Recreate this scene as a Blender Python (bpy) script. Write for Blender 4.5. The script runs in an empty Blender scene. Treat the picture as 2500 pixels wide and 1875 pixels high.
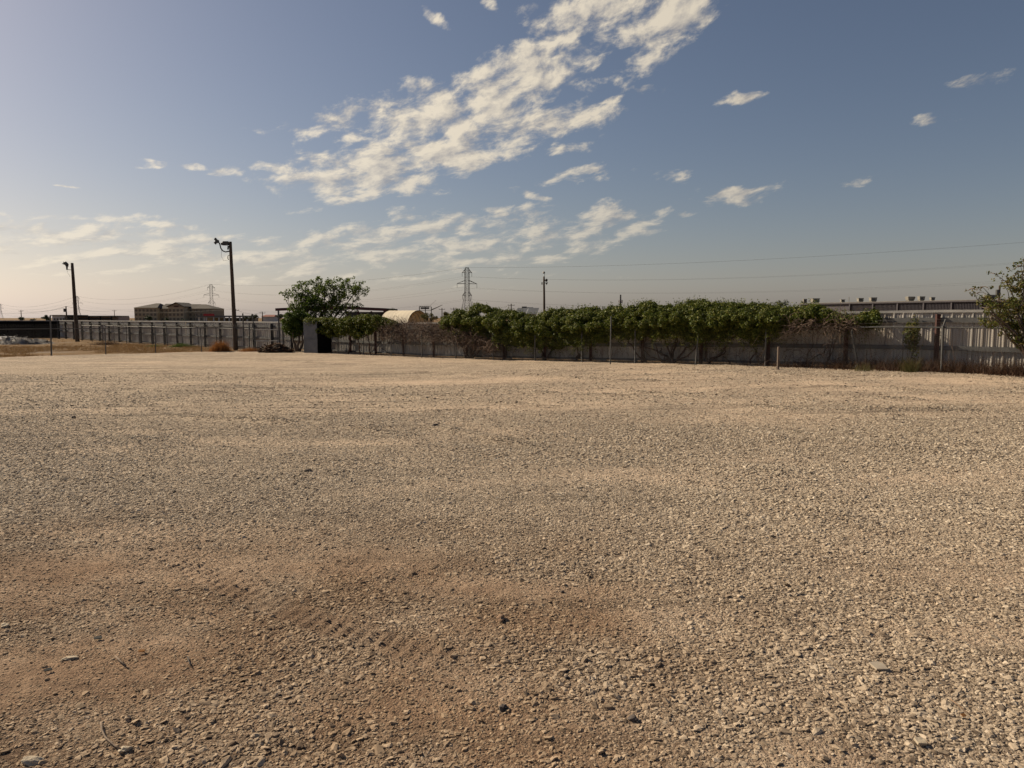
import bpy, math, random
import numpy as np
from mathutils import Vector, Matrix

R = math.radians
random.seed(7)
rng = np.random.default_rng(7)
scene = bpy.context.scene
COL = scene.collection

# ------------------------------------------------------------------ camera
CAM_H, PITCH, FPX, CX, CY = 2.2, R(5.32), 1735.0, 1250.0, 937.5
cam_d = bpy.data.cameras.new('camera')
cam_d.sensor_width = 36.0
cam_d.lens = 36.0 * FPX / 2500.0
cam_d.clip_start, cam_d.clip_end = 0.1, 12000.0
cam = bpy.data.objects.new('camera', cam_d)
COL.objects.link(cam)
cam.location = (0, 0, CAM_H)
cam.rotation_euler = (math.pi / 2 - PITCH, 0, 0)
scene.camera = cam

def ray(x, y):
    """direction of the line of sight through a place in the picture (x right, y down)"""
    u, v = (x - CX) / FPX, (y - CY) / FPX
    c, s = math.cos(PITCH), math.sin(PITCH)
    return Vector((u, c - v * s, -s - v * c))

def W(x, y, d):
    r = ray(x, y)
    return Vector((0, 0, CAM_H)) + r * (d / r.y)

# ------------------------------------------------------------------ sun, sky, exposure
SUN_A, SUN_E = R(61.0), R(33.0)          # degrees to the left of the view, elevation
SUN = Vector((-math.sin(SUN_A) * math.cos(SUN_E), math.cos(SUN_A) * math.cos(SUN_E), math.sin(SUN_E)))
sun_d = bpy.data.lights.new('sun', 'SUN')
sun_d.energy, sun_d.angle, sun_d.color = 5.0, R(0.53), (1.0, 0.85, 0.63)
sun = bpy.data.objects.new('sun', sun_d)
COL.objects.link(sun)
sun.rotation_euler = SUN.to_track_quat('Z', 'Y').to_euler()
scene.view_settings.view_transform = 'Standard'
scene.view_settings.look = 'None'
scene.view_settings.exposure = 0.42
scene.view_settings.gamma = 1.0

def build_world():
    w = bpy.data.worlds.new('World')
    scene.world = w
    w.use_nodes = True
    nt = w.node_tree
    nt.nodes.clear()
    N, L = nt.nodes.new, nt.links.new
    def math_(op, a, b=None, c=None, clamp=False):
        n = N('ShaderNodeMath'); n.operation = op; n.use_clamp = clamp
        for i, q in enumerate((a, b, c)):
            if q is None: continue
            if isinstance(q, (int, float)): n.inputs[i].default_value = q
            else: L(q, n.inputs[i])
        return n.outputs[0]
    def vec_(op, a, b=None):
        n = N('ShaderNodeVectorMath'); n.operation = op
        for i, q in enumerate((a, b)):
            if q is None: continue
            if isinstance(q, tuple): n.inputs[i].default_value = q
            else: L(q, n.inputs[i])
        return n
    out = N('ShaderNodeOutputWorld')
    bg = N('ShaderNodeBackground')
    L(bg.outputs[0], out.inputs[0])
    sky = N('ShaderNodeTexSky')
    sky.sky_type = 'NISHITA'
    sky.sun_disc = False
    sky.sun_elevation = SUN_E
    sky.sun_rotation = -SUN_A
    sky.altitude = 200.0
    sky.air_density, sky.dust_density, sky.ozone_density = 1.0, 1.3, 1.6
    tc = N('ShaderNodeTexCoord')
    d = vec_('NORMALIZE', tc.outputs['Generated']).outputs[0]
    sp = N('ShaderNodeSeparateXYZ'); L(d, sp.inputs[0])
    az = math_('ARCTAN2', sp.outputs[0], sp.outputs[1])
    el = math_('ARCSINE', sp.outputs[2])
    # cloud layer: direction projected on a plane overhead
    zz = math_('ADD', math_('MAXIMUM', sp.outputs[2], 0.0), 0.10)
    pp = N('ShaderNodeCombineXYZ')
    L(math_('DIVIDE', sp.outputs[0], zz), pp.inputs[0])
    L(math_('DIVIDE', sp.outputs[1], zz), pp.inputs[1])
    def noise(vec, scale, detail=8.0, rough=0.6, dist=0.0):
        n = N('ShaderNodeTexNoise'); n.noise_dimensions = '3D'
        n.inputs['Scale'].default_value = scale
        n.inputs['Detail'].default_value = detail
        n.inputs['Roughness'].default_value = rough
        n.inputs['Distortion'].default_value = dist
        L(vec, n.inputs['Vector'])
        return n
    # billows: streets of cloud that climb to the right, flatter towards the horizon
    up = math_('MULTIPLY', math_('SUBTRACT', math_('SQRT', math_('ADD', math_('MAXIMUM', el, 0.0), 0.02)), math_('MULTIPLY', az, 0.20)), 2.0)
    cv = N('ShaderNodeCombineXYZ'); L(az, cv.inputs[0]); L(up, cv.inputs[1])
    n1 = noise(cv.outputs[0], 19.0, 10, 0.62, 0.2)
    off = vec_('ADD', cv.outputs[0], (-0.016, 0.02, 0.0)).outputs[0]
    n2 = noise(off, 19.0, 6, 0.62, 0.2)
    nw = noise(pp.outputs[0], 2.2, 4, 0.55)
    # az / el plane, bent a little by noise, for the cloud banks; three banks at a time
    bend = vec_('SCALE', vec_('SUBTRACT', nw.outputs['Color'], (0.5, 0.5, 0.5)).outputs[0])
    bend.inputs['Scale'].default_value = 0.07
    bs = N('ShaderNodeSeparateXYZ'); L(bend.outputs[0], bs.inputs[0])
    azw, elw = math_('ADD', az, bs.outputs[0]), math_('ADD', el, math_('MULTIPLY', bs.outputs[1], 0.6))
    def vma(a, b, c):
        n = N('ShaderNodeVectorMath'); n.operation = 'MULTIPLY_ADD'
        for i, q in enumerate((a, b, c)):
            if isinstance(q, tuple): n.inputs[i].default_value = q
            else: L(q, n.inputs[i])
        return n.outputs[0]
    az3, el3 = N('ShaderNodeCombineXYZ'), N('ShaderNodeCombineXYZ')
    for i in range(3):
        L(azw, az3.inputs[i]); L(elw, el3.inputs[i])
    total = None
    rows = []
    for (x, y, a, b, rot, wgt) in CLOUDS:
        r = ray(x, y).normalized()
        a0, e0, a, b, k = math.atan2(r.x, r.y), math.asin(r.z), a / FPX, b / FPX, math.tan(R(rot))
        rows.append((1 / a, -a0 / a, -k / b, (k * a0 - e0) / b, 1 / b, wgt))
    while len(rows) % 3: rows.append(rows[-1])
    for g in range(0, len(rows), 3):
        c = [tuple(rows[g + j][i] for j in range(3)) for i in range(6)]
        A = vma(az3.outputs[0], c[0], c[1])
        B = vma(el3.outputs[0], c[4], vma(az3.outputs[0], c[2], c[3]))
        Q = vma(B, B, vec_('MULTIPLY', A, A).outputs[0])
        e = vma(Q, (-.55, -.55, -.55), c[5])
        total = e if total is None else vec_('MAXIMUM', total, e).outputs[0]
    ts = N('ShaderNodeSeparateXYZ'); L(total, ts.inputs[0])
    total = math_('MAXIMUM', math_('MAXIMUM', ts.outputs[0], ts.outputs[1]), math_('MAXIMUM', ts.outputs[2], -1.6))
    nn = math_('SUBTRACT', n1.outputs['Fac'], 0.5)
    dens = math_('ADD', math_('ADD', total, math_('MULTIPLY', nn, 6.2)), math_('MULTIPLY', math_('SUBTRACT', nw.outputs['Fac'], 0.5), 1.6))
    alpha = N('ShaderNodeMapRange'); alpha.interpolation_type = 'SMOOTHSTEP'
    L(dens, alpha.inputs[0])
    alpha.inputs[1].default_value, alpha.inputs[2].default_value = -0.1, 1.35
    lit = math_('ADD', 0.62, math_('MULTIPLY', math_('SUBTRACT', n1.outputs['Fac'], n2.outputs['Fac']), 3.2), clamp=True)
    ccol = N('ShaderNodeMix'); ccol.data_type = 'RGBA'
    L(lit, ccol.inputs['Factor'])
    ccol.inputs['A'].default_value = (0.26, 0.25, 0.25, 1)
    ccol.inputs['B'].default_value = (0.60, 0.53, 0.42, 1)
    sd = vec_('DOT_PRODUCT', d, tuple(SUN)).outputs['Value']
    fwd = math_('ADD', 0.84, math_('MULTIPLY', math_('POWER', math_('MAXIMUM', sd, 0.0), 2.0), 0.55))
    cc2 = vec_('SCALE', ccol.outputs['Result']); L(fwd, cc2.inputs['Scale'])
    skys = vec_('SCALE', sky.outputs[0]); skys.inputs['Scale'].default_value = SKY_STRENGTH
    mix = N('ShaderNodeMix'); mix.data_type = 'RGBA'
    L(math_('MULTIPLY', alpha.outputs[0], math_('MINIMUM', math_('ADD', 0.42, math_('MULTIPLY', math_('MAXIMUM', el, 0.0), 2.2)), 0.92)), mix.inputs['Factor'])
    hs = N('ShaderNodeHueSaturation'); hs.inputs['Saturation'].default_value = 0.98
    L(skys.outputs[0], hs.inputs['Color'])
    bw = N('ShaderNodeRGBToBW'); L(hs.outputs[0], bw.inputs[0])
    hz = N('ShaderNodeCombineXYZ')
    for i, q in enumerate((1.14, 1.17, 1.20)): L(math_('MULTIPLY', bw.outputs[0], q), hz.inputs[i])
    hf = math_('MULTIPLY', math_('EXPONENT', math_('MULTIPLY', math_('MAXIMUM', el, 0.0), -16.0)), 0.70)   # milky air low over the horizon
    hm = N('ShaderNodeMix'); hm.data_type = 'RGBA'
    L(hf, hm.inputs['Factor']); L(hs.outputs[0], hm.inputs['A']); L(hz.outputs[0], hm.inputs['B'])
    tint = vec_('MULTIPLY', hm.outputs['Result'], (1.04, 0.94, 0.91))     # warm balance of the camera
    L(tint.outputs[0], mix.inputs['A'])
    L(cc2.outputs[0], mix.inputs['B'])
    L(mix.outputs['Result'], bg.inputs['Color'])
    bg.inputs['Strength'].default_value = 1.0

SKY_STRENGTH = 0.05
CLOUDS = [  # x, y, half width, half height, tilt, weight
    (1480, 15, 130, 50, 10, 1.05), (1650, 25, 105, 60, 30, 1.1), (1350, 105, 95, 65, 35, 1.0),
    (1280, 195, 150, 55, 18, 1.05), (1120, 265, 210, 50, 14, 1.2), (840, 306, 150, 16, 6, .8),
    (1350, 300, 120, 38, 6, .85), (1120, 360, 220, 42, 12, 1.15), (920, 420, 165, 46, 10, 1.25),
    (830, 470, 130, 16, 8, .75), (1390, 372, 55, 12, 0, .6), (700, 420, 90, 9, -4, .65), (560, 418, 32, 10, 0, .7),
    (1420, 428, 65, 16, 4, .8), (1630, 428, 55, 14, -6, .6), (1810, 477, 75, 18, 12, .7), (1595, 232, 42, 12, 0, .6),
    (1810, 240, 48, 10, 6, .5), (2270, 291, 50, 11, -6, .55), (2385, 201, 55, 11, 4, .55), (1675, 527, 30, 9, 0, .6),
    (1290, 478, 55, 13, -8, .65), (1000, 590, 350, 50, 6, .8), (1430, 565, 165, 42, 12, .85), (1190, 525, 80, 16, -4, .6),
    (250, 595, 360, 32, -2, .85), (40, 590, 170, 28, 0, .85), (260, 530, 150, 11, 2, .6), (450, 551, 70, 11, 2, .65),
    (100, 556, 100, 9, 0, .6), (700, 645, 330, 26, 4, .55), (1250, 630, 220, 24, 6, .6), (350, 405, 40, 6, 0, .5),
    (460, 412, 35, 5, 0, .5), (150, 455, 20, 4, 0, .5), (1055, 38, 30, 14, -28, .6), (1190, 28, 20, 12, -20, .55),
    (1180, 182, 50, 18, 12, .75), (2110, 440, 26, 9, 0, .5), (1170, 300, 200, 90, 20, .2), (640, 660, 700, 40, 0, .15),
    (1500, 262, 40, 9, 0, .5), (60, 655, 260, 22, 0, .3), (1230, 230, 120, 40, 20, .7),
]
build_world()
scene.world.cycles.sampling_method = 'MANUAL'
scene.world.cycles.sample_map_resolution = 256
scene.cycles.adaptive_threshold = 0.02
scene.cycles.max_bounces = 5
scene.cycles.diffuse_bounces = 3

# ------------------------------------------------------------------ material helpers
def new_mat(name):
    m = bpy.data.materials.new(name)
    m.use_nodes = True
    nt = m.node_tree
    return m, nt, nt.nodes['Principled BSDF']

def noise_node(nt, scale, detail=6, rough=0.6, vec=None):
    n = nt.nodes.new('ShaderNodeTexNoise')
    n.inputs['Scale'].default_value = scale
    n.inputs['Detail'].default_value = detail
    n.inputs['Roughness'].default_value = rough
    if vec is None:
        tc = nt.nodes.new('ShaderNodeTexCoord')
        vec = tc.outputs['Object']
    nt.links.new(vec, n.inputs['Vector'])
    return n

def ramp_node(nt, fac, stops, interp='LINEAR'):
    r = nt.nodes.new('ShaderNodeValToRGB')
    r.color_ramp.interpolation = interp
    e = r.color_ramp.elements
    while len(e) < len(stops): e.new(0.5)
    for k, (p, c) in zip(e, stops):
        k.position = p
        k.color = (c[0], c[1], c[2], 1)
    nt.links.new(fac, r.inputs['Fac'])
    return r

def paint(name, c1, c2=None, scale=3.0, rough=0.75, metallic=0.0, bump=0.0, bscale=40.0, stretch=None, lo=.35, hi=.65, spec=.4):
    m, nt, b = new_mat(name)
    c2 = c2 or tuple(q * 0.75 for q in c1)
    vec = None
    if stretch:
        tc = nt.nodes.new('ShaderNodeTexCoord')
        mp = nt.nodes.new('ShaderNodeMapping')
        mp.inputs['Scale'].default_value = stretch
        nt.links.new(tc.outputs['Object'], mp.inputs['Vector'])
        vec = mp.outputs[0]
    n = noise_node(nt, scale, 7, 0.65, vec)
    r = ramp_node(nt, n.outputs['Fac'], [(lo, c1), (hi, c2)])
    nt.links.new(r.outputs[0], b.inputs['Base Color'])
    b.inputs['Roughness'].default_value = rough
    b.inputs['Metallic'].default_value = metallic
    b.inputs['Specular IOR Level'].default_value = spec
    if bump:
        n2 = noise_node(nt, bscale, 6, 0.6, vec)
        bp = nt.nodes.new('ShaderNodeBump')
        bp.inputs['Strength'].default_value = bump
        bp.inputs['Distance'].default_value = 0.02
        nt.links.new(n2.outputs['Fac'], bp.inputs['Height'])
        nt.links.new(bp.outputs[0], b.inputs['Normal'])
    return m

def leaf_mat(name, cols, trans=0.3, rough=0.55):
    m, nt, b = new_mat(name)
    g = nt.nodes.new('ShaderNodeNewGeometry')
    n = len(cols)
    r = ramp_node(nt, g.outputs['Random Per Island'], [(i / max(1, n - 1), c) for i, c in enumerate(cols)])
    nt.links.new(r.outputs[0], b.inputs['Base Color'])
    b.inputs['Roughness'].default_value = rough
    b.inputs['Specular IOR Level'].default_value = 0.22
    t = nt.nodes.new('ShaderNodeBsdfTranslucent')
    nt.links.new(r.outputs[0], t.inputs['Color'])
    mx = nt.nodes.new('ShaderNodeMixShader')
    mx.inputs[0].default_value = trans
    nt.links.new(b.outputs[0], mx.inputs[1])
    nt.links.new(t.outputs[0], mx.inputs[2])
    nt.links.new(mx.outputs[0], nt.nodes['Material Output'].inputs['Surface'])
    return m

# ------------------------------------------------------------------ geometry helpers
ORG = {}

def tag(o, label=None, cat=None, group=None, kind=None):
    if label: o['label'] = label
    if cat: o['category'] = cat
    if group: o['group'] = group
    if kind: o['kind'] = kind
    return o

def thing(name, loc, label, cat, group=None):
    o = bpy.data.objects.new(name, None)
    COL.objects.link(o)
    o.location = loc
    o.empty_display_size = 0.2
    ORG[o.name] = Vector(loc)
    return tag(o, label, cat, group)

def mesh_np(name, V, faces):
    """faces: list of int arrays (n,k)"""
    me = bpy.data.meshes.new(name)
    V = np.asarray(V, dtype=np.float32)
    faces = [np.asarray(f, dtype=np.int32) for f in faces if len(f)]
    me.vertices.add(len(V))
    me.vertices.foreach_set('co', V.ravel())
    nl = sum(f.size for f in faces)
    npoly = sum(len(f) for f in faces)
    me.loops.add(nl)
    me.polygons.add(npoly)
    me.loops.foreach_set('vertex_index', np.concatenate([f.ravel() for f in faces]))
    starts, s = [], 0
    for f in faces:
        starts.append(s + np.arange(len(f), dtype=np.int32) * f.shape[1])
        s += f.size
    me.polygons.foreach_set('loop_start', np.concatenate(starts))
    me.update(calc_edges=True)
    me.validate()
    return me

def link(name, me, mat, parent=None, loc=None):
    o = bpy.data.objects.new(name, me)
    COL.objects.link(o)
    if mat is not None and not me.materials:
        me.materials.append(mat)
    if parent is not None:
        o.parent = parent
    if loc is not None:
        o.location = loc
    ORG[o.name] = (ORG[parent.name] if parent is not None else Vector((0, 0, 0))) + (Vector(loc) if loc is not None else Vector((0, 0, 0)))
    return o

class MB:
    """collects world-space shapes for ONE part"""
    def __init__(s):
        s.v, s.f = [], []
    def add(s, verts, faces):
        k = len(s.v)
        s.v += [tuple(p) for p in verts]
        s.f += [tuple(i + k for i in f) for f in faces]
        return s
    def box(s, c, size, rz=0.0, taper=1.0, rx=0.0):
        c = Vector(c)
        M = Matrix.Rotation(rz, 3, 'Z') @ Matrix.Rotation(rx, 3, 'X')
        x, y, z = size[0] / 2, size[1] / 2, size[2] / 2
        vs = []
        for dz, t in ((-z, 1), (z, taper)):
            for dx, dy in ((-x, -y), (x, -y), (x, y), (-x, y)):
                vs.append(c + M @ Vector((dx * t, dy * t, dz)))
        return s.add(vs, [(0, 3, 2, 1), (4, 5, 6, 7), (0, 1, 5, 4), (1, 2, 6, 5), (2, 3, 7, 6), (3, 0, 4, 7)])
    def beam(s, p, q, w, h=None):
        p, q = Vector(p), Vector(q)
        h = h or w
        d = (q - p).normalized()
        up = Vector((0, 0, 1)) if abs(d.z) < 0.95 else Vector((0, 1, 0))
        a = d.cross(up).normalized() * (w / 2)
        b = a.cross(d).normalized() * (h / 2)
        vs = [p - a - b, p + a - b, p + a + b, p - a + b, q - a - b, q + a - b, q + a + b, q - a + b]
        return s.add(vs, [(0, 1, 2, 3), (7, 6, 5, 4), (0, 4, 5, 1), (1, 5, 6, 2), (2, 6, 7, 3), (3, 7, 4, 0)])
    def tube(s, pts, rad, n=8, cap=True):
        pts = [Vector(p) for p in pts]
        rad = rad if isinstance(rad, (list, tuple)) else [rad] * len(pts)
        k = len(s.v)
        ref = None
        for i, p in enumerate(pts):
            d = (pts[min(i + 1, len(pts) - 1)] - pts[max(i - 1, 0)]).normalized()
            if ref is None:
                ref = d.orthogonal().normalized()
            a = (ref - d * ref.dot(d)).normalized()
            ref = a
            b = d.cross(a)
            for j in range(n):
                t = 2 * math.pi * j / n
                s.v.append(tuple(p + (a * math.cos(t) + b * math.sin(t)) * rad[i]))
        for i in range(len(pts) - 1):
            for j in range(n):
                j2 = (j + 1) % n
                s.f.append((k + i * n + j, k + i * n + j2, k + (i + 1) * n + j2, k + (i + 1) * n + j))
        if cap:
            s.f.append(tuple(k + j for j in reversed(range(n))))
            s.f.append(tuple(k + (len(pts) - 1) * n + j for j in range(n)))
        return s
    def build(s, name, mat, parent=None, smooth=False, kind=None):
        o = ORG[parent.name] if parent is not None else Vector((0, 0, 0))
        me = bpy.data.meshes.new(name)
        me.from_pydata([(p[0] - o.x, p[1] - o.y, p[2] - o.z) for p in s.v], [], s.f)
        if smooth:
            me.polygons.foreach_set('use_smooth', [True] * len(me.polygons))
        ob = link(name, me, mat, parent)
        if kind: ob['kind'] = kind
        return ob

def prisms(P, Q, r0, r1=None):
    """many three-sided rods at once, P[i] to Q[i]"""
    P, Q = np.asarray(P, float), np.asarray(Q, float)
    n = len(P)
    r0 = np.broadcast_to(np.asarray(r0, float), (n,))
    r1 = r0 if r1 is None else np.broadcast_to(np.asarray(r1, float), (n,))
    d = Q - P
    d /= np.linalg.norm(d, axis=1, keepdims=True) + 1e-9
    up = np.where(np.abs(d[:, 2:3]) < 0.9, np.array([[0, 0, 1.0]]), np.array([[0, 1.0, 0]]))
    a = np.cross(d, up); a /= np.linalg.norm(a, axis=1, keepdims=True) + 1e-9
    b = np.cross(d, a)
    V = np.empty((n, 6, 3))
    for j in range(3):
        t = 2 * math.pi * j / 3 + 0.5
        o = a * math.cos(t) + b * math.sin(t)
        V[:, j] = P + o * r0[:, None]
        V[:, j + 3] = Q + o * r1[:, None]
    base = (np.arange(n) * 6)[:, None]
    F = np.concatenate([base + np.array([[j, (j + 1) % 3, (j + 1) % 3 + 3, j + 3]]) for j in range(3)])
    return V.reshape(-1, 3), F

def leaves(C, size, nrm=None, up_bias=0.5, droop=0.0, aspect=0.62):
    """one folded leaf (two faces) at each centre"""
    C = np.asarray(C, float)
    n = len(C)
    size = np.broadcast_to(np.asarray(size, float), (n,))
    N = rng.normal(size=(n, 3))
    if nrm is not None:
        N = N * 0.8 + np.asarray(nrm) * 1.1
    N[:, 2] += up_bias
    N /= np.linalg.norm(N, axis=1, keepdims=True) + 1e-9
    T = rng.normal(size=(n, 3)); T[:, 2] -= droop
    T -= N * (T * N).sum(1, keepdims=True)
    T /= np.linalg.norm(T, axis=1, keepdims=True) + 1e-9
    B = np.cross(N, T)
    h = size[:, None] / 2
    fold = N * h * rng.uniform(0.15, 0.5, (n, 1))
    V = np.empty((n, 6, 3))
    V[:, 0] = C - T * h
    V[:, 1] = C - B * h * aspect + fold - T * h * 0.15
    V[:, 2] = C + T * h
    V[:, 3] = C + B * h * aspect + fold - T * h * 0.15
    V = V[:, :4]
    k = (np.arange(n) * 4)[:, None]
    F = np.concatenate([k + np.array([[0, 1, 2]]), k + np.array([[0, 2, 3]])])
    return V.reshape(-1, 3), F

def build_np(name, VF, mat, parent=None, kind=None):
    V, F = VF
    o = ORG[parent.name] if parent is not None else Vector((0, 0, 0))
    me = mesh_np(name, V - np.array([o.x, o.y, o.z]), [F])
    ob = link(name, me, mat, parent)
    if kind: ob['kind'] = kind
    return ob

def join_vf(parts):
    V, F, k = [], [], 0
    for v, f in parts:
        V.append(v); F.append(f + k); k += len(v)
    return np.concatenate(V), np.concatenate(F)

# value noise on a lattice
_lat = rng.random((256, 256))
def vnoise(x, y):
    xi, yi = np.floor(x).astype(int), np.floor(y).astype(int)
    fx, fy = x - xi, y - yi
    fx, fy = fx * fx * (3 - 2 * fx), fy * fy * (3 - 2 * fy)
    g = lambda a, b: _lat[a % 256, b % 256]
    return (g(xi, yi) * (1 - fx) + g(xi + 1, yi) * fx) * (1 - fy) + (g(xi, yi + 1) * (1 - fx) + g(xi + 1, yi + 1) * fx) * fy
def fbm(x, y, o=4):
    t, a, s = 0.0, 0.5, 0.0
    for i in range(o):
        t = t + vnoise(x * 2 ** i + 17.3 * i, y * 2 ** i + 9.1 * i) * a
        s += a; a *= 0.5
    return t / s

# ------------------------------------------------------------------ ground
def sstep(t):
    t = np.clip(t, 0, 1)
    return t * t * (3 - 2 * t)
def zfun(x, y):
    """lie of the land: falls a little to the far corner, rises to the right"""
    x, y = np.asarray(x, float), np.asarray(y, float)
    return -0.2 * np.clip(y / 45.0, 0, 1.2) + 0.5 * sstep((x + 8) / 24.0) * sstep((y - 5) / 20.0)
def zg(x, y):
    return float(zfun(x, y))

def G(x, y):
    """the spot of ground seen at that place of the picture"""
    r = ray(x, y)
    d = 20.0
    for _ in range(40):
        p = Vector((0, 0, CAM_H)) + r * (d / r.y)
        z = zg(p.x, p.y)
        d = d * 0.5 + 0.5 * ((z - CAM_H) / r.z * r.y)
    p = Vector((0, 0, CAM_H)) + r * (d / r.y)
    p.z = zg(p.x, p.y)
    return p

# lines of the fences (plan): point for a running number n
def chain_right(n):
    return Vector((47 * (-0.2089 + 0.0468 * n), 47 * (1 - 0.045 * n), 0))
def metal_right(n):
    return Vector((-0.34 + 2.18 * n, 39.6 - 2.10 * n, 0))
def metal_left(n):
    return Vector((-18.07 - 2.076 * n, 54.0 + 1.82 * n, 0))
def chain_left(n):
    return Vector((45 * (-0.6484 + 0.0514 * n), 45 * (1 + 0.044 * n), 0))
def onground(p, dz=0.0):
    return Vector((p[0], p[1], zg(p[0], p[1]) + dz))

# dusty patches (picture spots turned into places on the ground) and wheel tracks
DUST = []
for (x, y, a, b, wgt) in [(620, 1400, 1.0, .6, .6), (1000, 1370, 2.0, .7, .5), (1250, 1440, 1.2, .35, .9), (1120, 1620, .7, .9, .8), (930, 1520, 1.3, .4, .7),
                          (1480, 1530, .9, .6, .7), (2400, 1400, 1.6, .6, .8), (2250, 1300, 3.0, .7, .5), (40, 1420, 1.2, .9, .9), (380, 1560, 1.0, .8, .7),
                          (480, 1300, 2.0, .8, .6), (1700, 1800, .8, .3, .5), (100, 1640, .8, .4, .7), (1400, 1790, .8, .35, .6), (1990, 1850, .6, .3, .7),
                          (1800, 985, 14, 1.2, .5), (2200, 1010, 8, 1.6, .6), (1500, 920, 12, 3, .6), (2100, 935, 9, 1.8, .8), (1000, 880, 12, 4, .4),
                          (2350, 1180, 3, 1.0, .5), (2450, 1560, .6, .5, .5), (900, 1680, .5, .7, .5)]:
    p = G(x, y)
    DUST.append((p.x, p.y, a, b, wgt))
TRACKS = []
for (x0, y0, x1, y1, w, h) in [(380, 1010, 1330, 1085, .16, .05), (1040, 1040, 1290, 1085, .22, .07), (330, 950, 700, 960, .2, .04), (700, 1010, 1500, 985, .12, .03),
                               (900, 905, 1700, 935, .16, .05), (1300, 920, 2300, 960, .16, .05), (1500, 960, 2500, 985, .2, .05), (1150, 960, 1760, 975, .22, .05),
                               (2000, 915, 2500, 940, .12, .04), (50, 920, 600, 900, .14, .04), (600, 880, 1200, 900, .12, .04), (1800, 1210, 2200, 1290, .25, .06),
                               (1560, 1180, 1880, 1225, .22, .05), (880, 1080, 1250, 1100, .3, .05), (60, 1140, 180, 1190, .12, .05), (1640, 990, 2500, 1015, .2, .05),
                               (2150, 1015, 2500, 1030, .14, .05), (1250, 1100, 2000, 1160, .3, .03),
                               (200, 1060, 900, 1130, .3, .03), (1300, 890, 2100, 925, .1, .04), (850, 960, 1350, 985, .14, .05), (1750, 1060, 2500, 1110, .25, .03)]:
    a, b = G(x0, y0), G(x1, y1)
    TRACKS.append((a.x, a.y, b.x, b.y, w, h))

LANES = []
for (x0, y0, x1, y1, w, wgt) in [(-200, 1290, 2600, 1085, .45, .5), (300, 1400, 2700, 1150, .4, .45), (-200, 1090, 2600, 1000, .6, .5), (-100, 1010, 1900, 925, .6, .45),
                                 (900, 1180, 2700, 1290, .35, .45), (500, 960, 2600, 1040, .5, .4), (-200, 1180, 1300, 1020, .5, .4)]:
    a, b = G(x0, y0), G(x1, y1)
    LANES.append((a.x, a.y, b.x, b.y, w, wgt))
def lanes_at(x, y):
    t = np.zeros_like(x)
    for (ax, ay, bx, by, w, wgt) in LANES:
        L = math.hypot(bx - ax, by - ay); ux, uy = (bx - ax) / L, (by - ay) / L
        s = (x - ax) * ux + (y - ay) * uy
        q = -(x - ax) * uy + (y - ay) * ux + .5 * np.sin(s * .22 + ax) + .25 * np.sin(s * .61 + by)
        for o in (-.85, .85):       # the two wheels
            t = np.maximum(t, .5 * wgt * np.exp(-((q - o) / w) ** 2) * np.clip(1.7 * vnoise(s * .4 + ax, s * 0 + 1.7) - .1, 0, 1))
    return t

DIRT = []
for (x, y, a, b, wgt) in [(30, 1420, 1.3, .9, 1), (330, 1570, .9, .7, .8), (110, 1640, .9, .5, .9), (480, 1660, .5, .5, .6), (20, 1800, .8, .6, .6), (700, 1620, .5, .5, .5),
                          (150, 1500, 1.0, .7, .7), (520, 1560, .8, .4, .6), (620, 1390, 1.0, .4, .35), (300, 1850, .8, .3, .5), (20, 1320, 1.2, .9, .6), (1100, 1640, .8, .8, .45), (1400, 1780, 1.2, .4, .45), (850, 1800, 1.0, .4, .5), (1700, 1830, 1.0, .3, .35)]:
    p = G(x, y)
    DIRT.append((p.x, p.y, a, b, wgt))
def dirt_at(x, y):
    t = np.zeros_like(x)
    for (cx, cy, a, b, wgt) in DIRT:
        q = ((x - cx) / a) ** 2 + ((y - cy) / b) ** 2
        t = np.maximum(t, wgt * np.exp(-q * 0.7))
    t = np.maximum(t, .85 * sstep((9.5 - y) / 4.5) * (1 - .6 * sstep((x + .3) / 2.5)))
    return np.clip(t * (.35 + 1.2 * fbm(x * 1.6 + 2, y * 1.6 + 7, 4)), 0, .95)

def dust_at(x, y):
    t = np.zeros_like(x)
    for (cx, cy, a, b, wgt) in DUST:
        q = ((x - cx) / a) ** 2 + ((y - cy) / b) ** 2
        t = np.maximum(t, wgt * np.exp(-q * 0.8))
    t = np.maximum(t, lanes_at(x, y))
    n = fbm(x * 0.45 + 3 + y * .1, y * 1.1 + 8, 5)
    n2 = fbm(x * 0.22 + 31, y * 0.4 + 2, 3)
    far = np.clip((y - 14) / 20, 0, 1)
    tr = np.clip(track_profile(x, y) * 12, 0, 1)
    return np.clip(-tr * .8 + t * 1.0 + (n - 0.5) * 1.3 * (0.55 + 0.6 * t) + (n2 - 0.47) * .9 - 0.14 + far * 0.1 - .16 * sstep((x - .3) / 2.5) * (1 - far), 0, 1)

def relief(x, y):
    """small bumps and the ridges wheels have thrown up"""
    return (fbm(x * 0.35, y * 0.35, 3) - 0.5) * 0.06 + (fbm(x * 1.7 + 5, y * 1.7, 3) - 0.5) * 0.035 + (fbm(x * 6 + 5, y * 6, 2) - 0.5) * 0.012 + track_profile(x, y)

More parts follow.
